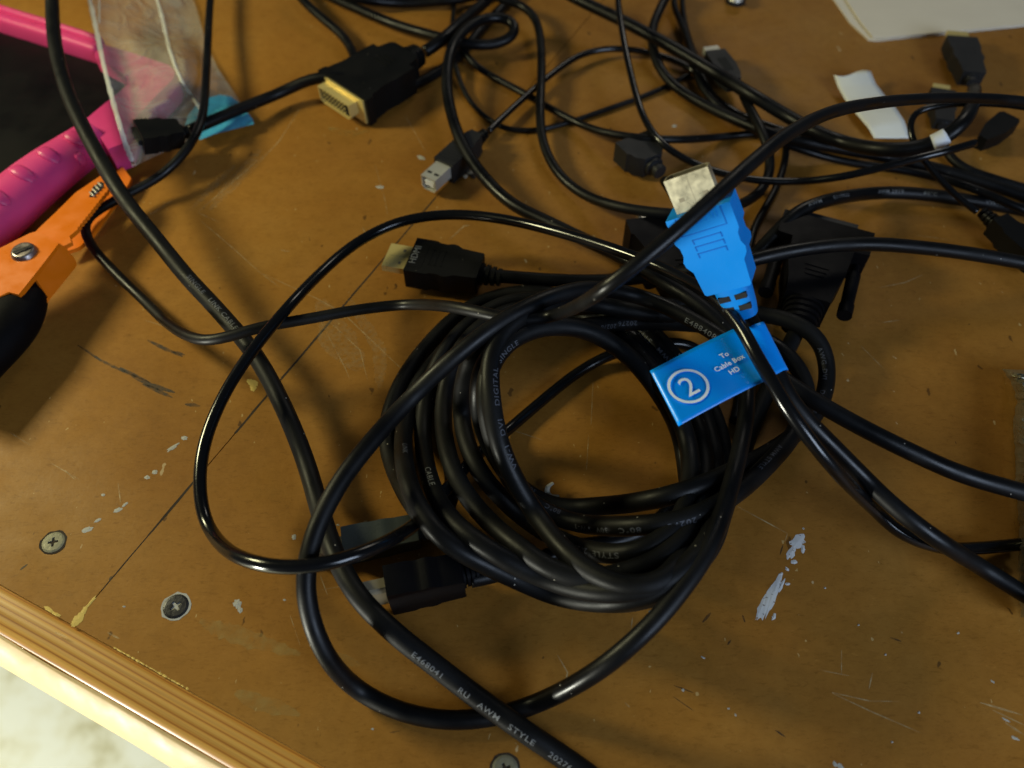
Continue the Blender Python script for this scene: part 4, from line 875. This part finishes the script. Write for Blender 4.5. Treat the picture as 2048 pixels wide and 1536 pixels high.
bm = bmesh.new(); box(bm, -3.6, 3.6, -.5, .5, 1.25, 1.45); from_bm('bolt_slot', bm, M['dark'], bo, Matrix.Translation(P(47, 503, 23.6)) @ Matrix.Rotation(.6, 4, 'Z'))
px_prism('spring_slot', [(178, 394), (186, 373), (202, 363), (208, 366), (206, 376), (186, 394)], 19.1, 19.35, M['dark'], og, 0)
for i in range(4): 
    x, y = 184+i*5.4, 388-i*6.3; sweep('spring_coil', [(x-4, y-3.5, 19.6, .45, .45), (x+4, y+4, 19.9, .45, .45)], M['silver'], og, n=8, sub=3)
sweep('black_grip', [(72, 566, 13, 5, 5), (45, 606, 13, 10, 8), (8, 655, 13, 12.5, 10), (-60, 725, 13, 13, 10), (-120, 790, 13, 13, 10)], M['blacktool'], og)

# ---------------------------------------------------------------- clear bag
def bag_mat(name, col, alpha, rough):
    m, n, l, b = new_mat(name); b.inputs['Base Color'].default_value = (*col, 1); b.inputs['Alpha'].default_value = alpha; b.inputs['Roughness'].default_value = rough
    tc = n.new('ShaderNodeTexCoord'); nb = n.new('ShaderNodeTexNoise'); nb.inputs['Scale'].default_value = 45; nb.inputs['Detail'].default_value = 4; nb.inputs['Distortion'].default_value = 1.5
    l.new(tc.outputs['Object'], nb.inputs['Vector']); bp = n.new('ShaderNodeBump'); bp.inputs['Distance'].default_value = .003; l.new(nb.outputs[0], bp.inputs['Height']); l.new(bp.outputs[0], b.inputs['Normal'])
    mr = n.new('ShaderNodeMapRange'); mr.inputs[1].default_value = .3; mr.inputs[2].default_value = .7; mr.inputs[3].default_value = alpha-.10; mr.inputs[4].default_value = alpha+.12; l.new(nb.outputs[0], mr.inputs[0]); l.new(mr.outputs[0], b.inputs['Alpha'])
    return m
M['bag'] = bag_mat('clear_bag_film', (.58, .56, .48), .37, .22); M['bagedge'] = bag_mat('welded_bag_edge', (.72, .72, .66), .75, .3); M['bagblue'] = bag_mat('light_blue_print', (.07, .45, .72), .88, .35)
bagr = empty('clear_plastic_bag', P(350, 150), 'clear plastic bag with a light blue printed corner lying over the pink tool', 'bag')
Le = [(168, -40), (186, 40), (205, 130), (226, 212), (247, 285), (266, 334)]; Re = [(372, -40), (394, 20), (410, 80), (436, 138), (472, 190), (508, 246)]
def lerpl(L_, v):
    f = v*(len(L_)-1); i = min(int(f), len(L_)-2); t = f-i; return (L_[i][0]*(1-t)+L_[i+1][0]*t, L_[i][1]*(1-t)+L_[i+1][1]*t)
COV = [(185, 95), (250, 118), (300, 135), (335, 145), (305, 180), (270, 215), (235, 255), (215, 215), (215, 160), (240, 290), (180, 60)]
def bagz(u, v):
    a, b_ = lerpl(Le, v), lerpl(Re, v); x, y = a[0]*(1-u)+b_[0]*u, a[1]*(1-u)+b_[1]*u; m = 0
    for cx_, cy_ in COV: d = max(0, 1-max(0, math.hypot(x-cx_, y-cy_)-34)/60); m = max(m, 20.5*d*d*(3-2*d))
    return max(m, bagz0(u, v))
def bagz0(u, v): return 2.2+(24*(1-u)**1.5)*(1 if v < .7 else 1-.72*((v-.7)/.3)**1.2)+1.3*noise.noise((u*5, v*6, 1))+1.0*math.sin(math.pi*u)
def bagpt(u, v, dz=0):
    a, b_ = lerpl(Le, v), lerpl(Re, v); sag = 10*math.sin(math.pi*u)*v**6; return P(a[0]*(1-u)+b_[0]*u, a[1]*(1-u)+b_[1]*u-sag, bagz(u, v)+dz)
vs, fs = [], []; NU, NV = 26, 34
for i in range(NU+1):
    for j in range(NV+1): vs.append(bagpt(i/NU, j/NV))
for i in range(NU):
    for j in range(NV): q = i*(NV+1)+j; fs.append((q, q+1, q+NV+2, q+NV+1))
mesh('bag_film', vs, fs, M['bag'], bagr)
def bag_strip(name, path, wdt, mat):
    vs, fs = [], []
    q = [bagpt(u, v, .5) for u, v in path]
    for i, p in enumerate(q):
        t = (q[min(i+1, len(q)-1)]-q[max(i-1, 0)]).normalized(); sd = t.cross(Vector((0, 0, 1))).normalized(); w_ = wdt*(.7+.5*abs(noise.noise((i*.6, 1, 2)))); vs += [p-sd*w_*.001, p+Vector((0, 0, .0006)), p+sd*w_*.001]
    for i in range(len(q)-1):
        for k in range(2): a = 3*i+k; fs.append((a, a+1, a+4, a+3))
    mesh(name, vs, fs, mat, bagr)
bag_strip('welded_edge', [(0.01, i/40) for i in range(41)], 1.4, M['bagedge'])
bag_strip('fold_line', [(.66-.02*i/26+.13*max(0, i/26-.6), i/26*.86) for i in range(27)], 1.1, M['bagedge'])
bag_strip('fold_line', [(.15-.1*i/10, i/10*.22) for i in range(11)], .6, M['bagedge'])
vs, fs = [], []
bp_ = [(370, 250), (376, 230), (392, 210), (415, 196), (440, 189), (462, 193), (476, 203), (505, 238), (508, 248), (470, 258), (430, 268), (400, 280), (384, 268)]
cx, cy = 440, 235; vs.append(P(cx, cy, 6.2)); 
for x, y in bp_: vs.append(P(x, y, 5.2))
for i in range(len(bp_)): fs.append((0, 1+i, 1+(i+1) % len(bp_)))
mesh('blue_print', vs, fs, M['bagblue'], bagr)

# ---------------------------------------------------------------- paper, slip, foil, knob, shaving
pr_ = empty('paper_stack', P(1850, 20), 'cream paper sheets stacked in the upper right corner', 'paper')
px_prism('paper_sheet', [(1640, -60), (1665, -5), (1700, 45), (1737, 79), (1752, 81), (2120, 44), (2120, -90)], .1, .9, M['paper'], pr_, .1, False)
px_prism('paper_sheet', [(1668, -60), (1694, 2), (1722, 45), (1746, 74), (1780, 74), (2120, 42), (2120, -90)], 1.4, 2.2, M['paper'], pr_, .1, False)
Lf = [(1667, 150), (1676, 175), (1690, 200), (1712, 228), (1736, 256), (1748, 277)]; Rt = [(1741, 144), (1751, 168), (1768, 190), (1790, 215), (1808, 242), (1820, 277)]
vs, fs = [], []; zs = [7, 4.5, 3, 3.5, 4, 2.2]
for i in range(31):
    a, b_ = lerpl(Lf, i/30), lerpl(Rt, i/30); f = i/30*5; k = min(int(f), 4); zz = zs[k]+(zs[k+1]-zs[k])*(f-k)
    for j in range(9): u = j/8; vs.append(P(a[0]*(1-u)+b_[0]*u, a[1]*(1-u)+b_[1]*u+(4*math.sin(u*6) if i == 0 else 0), zz+1.2*math.sin(u*3.1)*(1-i/40)))
for i in range(30):
    for j in range(8): q = i*9+j; fs.append((q, q+1, q+10, q+9))
o = mesh('paper_slip', vs, fs, M['tape'], None); tag(o, 'small white paper slip lying under the cables below the paper stack', 'paper slip')
md = o.modifiers.new('sheet', 'SOLIDIFY'); md.thickness = .0003
# crinkled wrap
vs, fs = [], []; Lb = [(2006, 738), (2012, 750), (2026, 772), (2034, 800), (2026, 850), (2030, 900), (2032, 960), (2038, 1050), (2037, 1140), (2042, 1235)]
NI, NJ = 90, 34
for i in range(NI+1):
    a = lerpl(Lb, i/NI)
    for j in range(NJ+1):
        u = j/NJ; x = a[0]+u*190; y = a[1]+u*8*(1-i/NI*2); h = 12*min(1, (u*9)**.6)*min(1, .25+i/9)
        cr = noise.noise((x*.055, y*.055, 0))*3.2+abs(noise.noise((x*.14, y*.14, 5)))*3.4
        vs.append(P(x+4*noise.noise((y*.09, 2, 3)), y, max(.3, 1.0+h+cr*min(1, u*8+.25))))
for i in range(NI):
    for j in range(NJ): q = i*(NJ+1)+j; fs.append((q, q+NJ+1, q+NJ+2, q+1))
o = mesh('crinkled_wrapper', vs, fs, M['foil'], None, smooth=False); tag(o, 'crinkled dull silver wrapper at the right edge of the board', 'wrapper')
kn = empty('metal_knob', P(1472, -8), 'small round metal knob cut off by the top edge', 'knob')
bm = bmesh.new(); bmesh.ops.create_cone(bm, cap_ends=True, segments=32, radius1=6.2, radius2=5.6, depth=5); from_bm('knob_rim', bm, M['greyplug'], kn, Matrix.Translation(P(1472, -4, 2.5)), True, .6, 2)
bm = bmesh.new(); bmesh.ops.create_cone(bm, cap_ends=True, segments=32, radius1=4.6, radius2=3.8, depth=1.6); from_bm('knob_cap', bm, M['silver'], kn, Matrix.Translation(P(1472, -4, 5.8)), True, .5, 2)
o = sweep('plastic_shaving', [(1106, 966, 4, .6, .4), (1096, 974, 4.5, .9, .45), (1095, 986, 3.5, 1.1, .5), (1104, 994, 2.2, 1.1, .5), (1118, 993, 1.6, .7, .4)], M['shaving'], None, n=8); tag(o, 'tiny pale curled shaving inside the coil at its lower left', 'shaving')

# crumbs beside the square grey plug
cr = empty('crumb_cluster', P(930, 350), 'dark and pale crumbs on the seam under the square grey plug', 'crumbs')
for (x, y, r, m) in ((879, 322, 1.5, 'seam'), (884, 318, 1.0, 'shaving'), (939, 345, 1.9, 'dull'), (947, 352, 1.6, 'seam'), (930, 353, 1.2, 'shaving'), (955, 346, 1.1, 'seam'), (872, 330, .8, 'dull')):
    bm = bmesh.new(); bmesh.ops.create_icosphere(bm, subdivisions=2, radius=r)
    for v in bm.verts: v.co *= 1+.45*noise.noise(v.co*1.3+Vector((x, y, 0))); v.co.z *= .5
    from_bm('crumb', bm, M[m], cr, Matrix.Translation(P(x, y, r*.3)), False)
for o in bpy.data.objects:
    if o.get('category') == 'cable': o['group'] = 'cables tangled on the board'
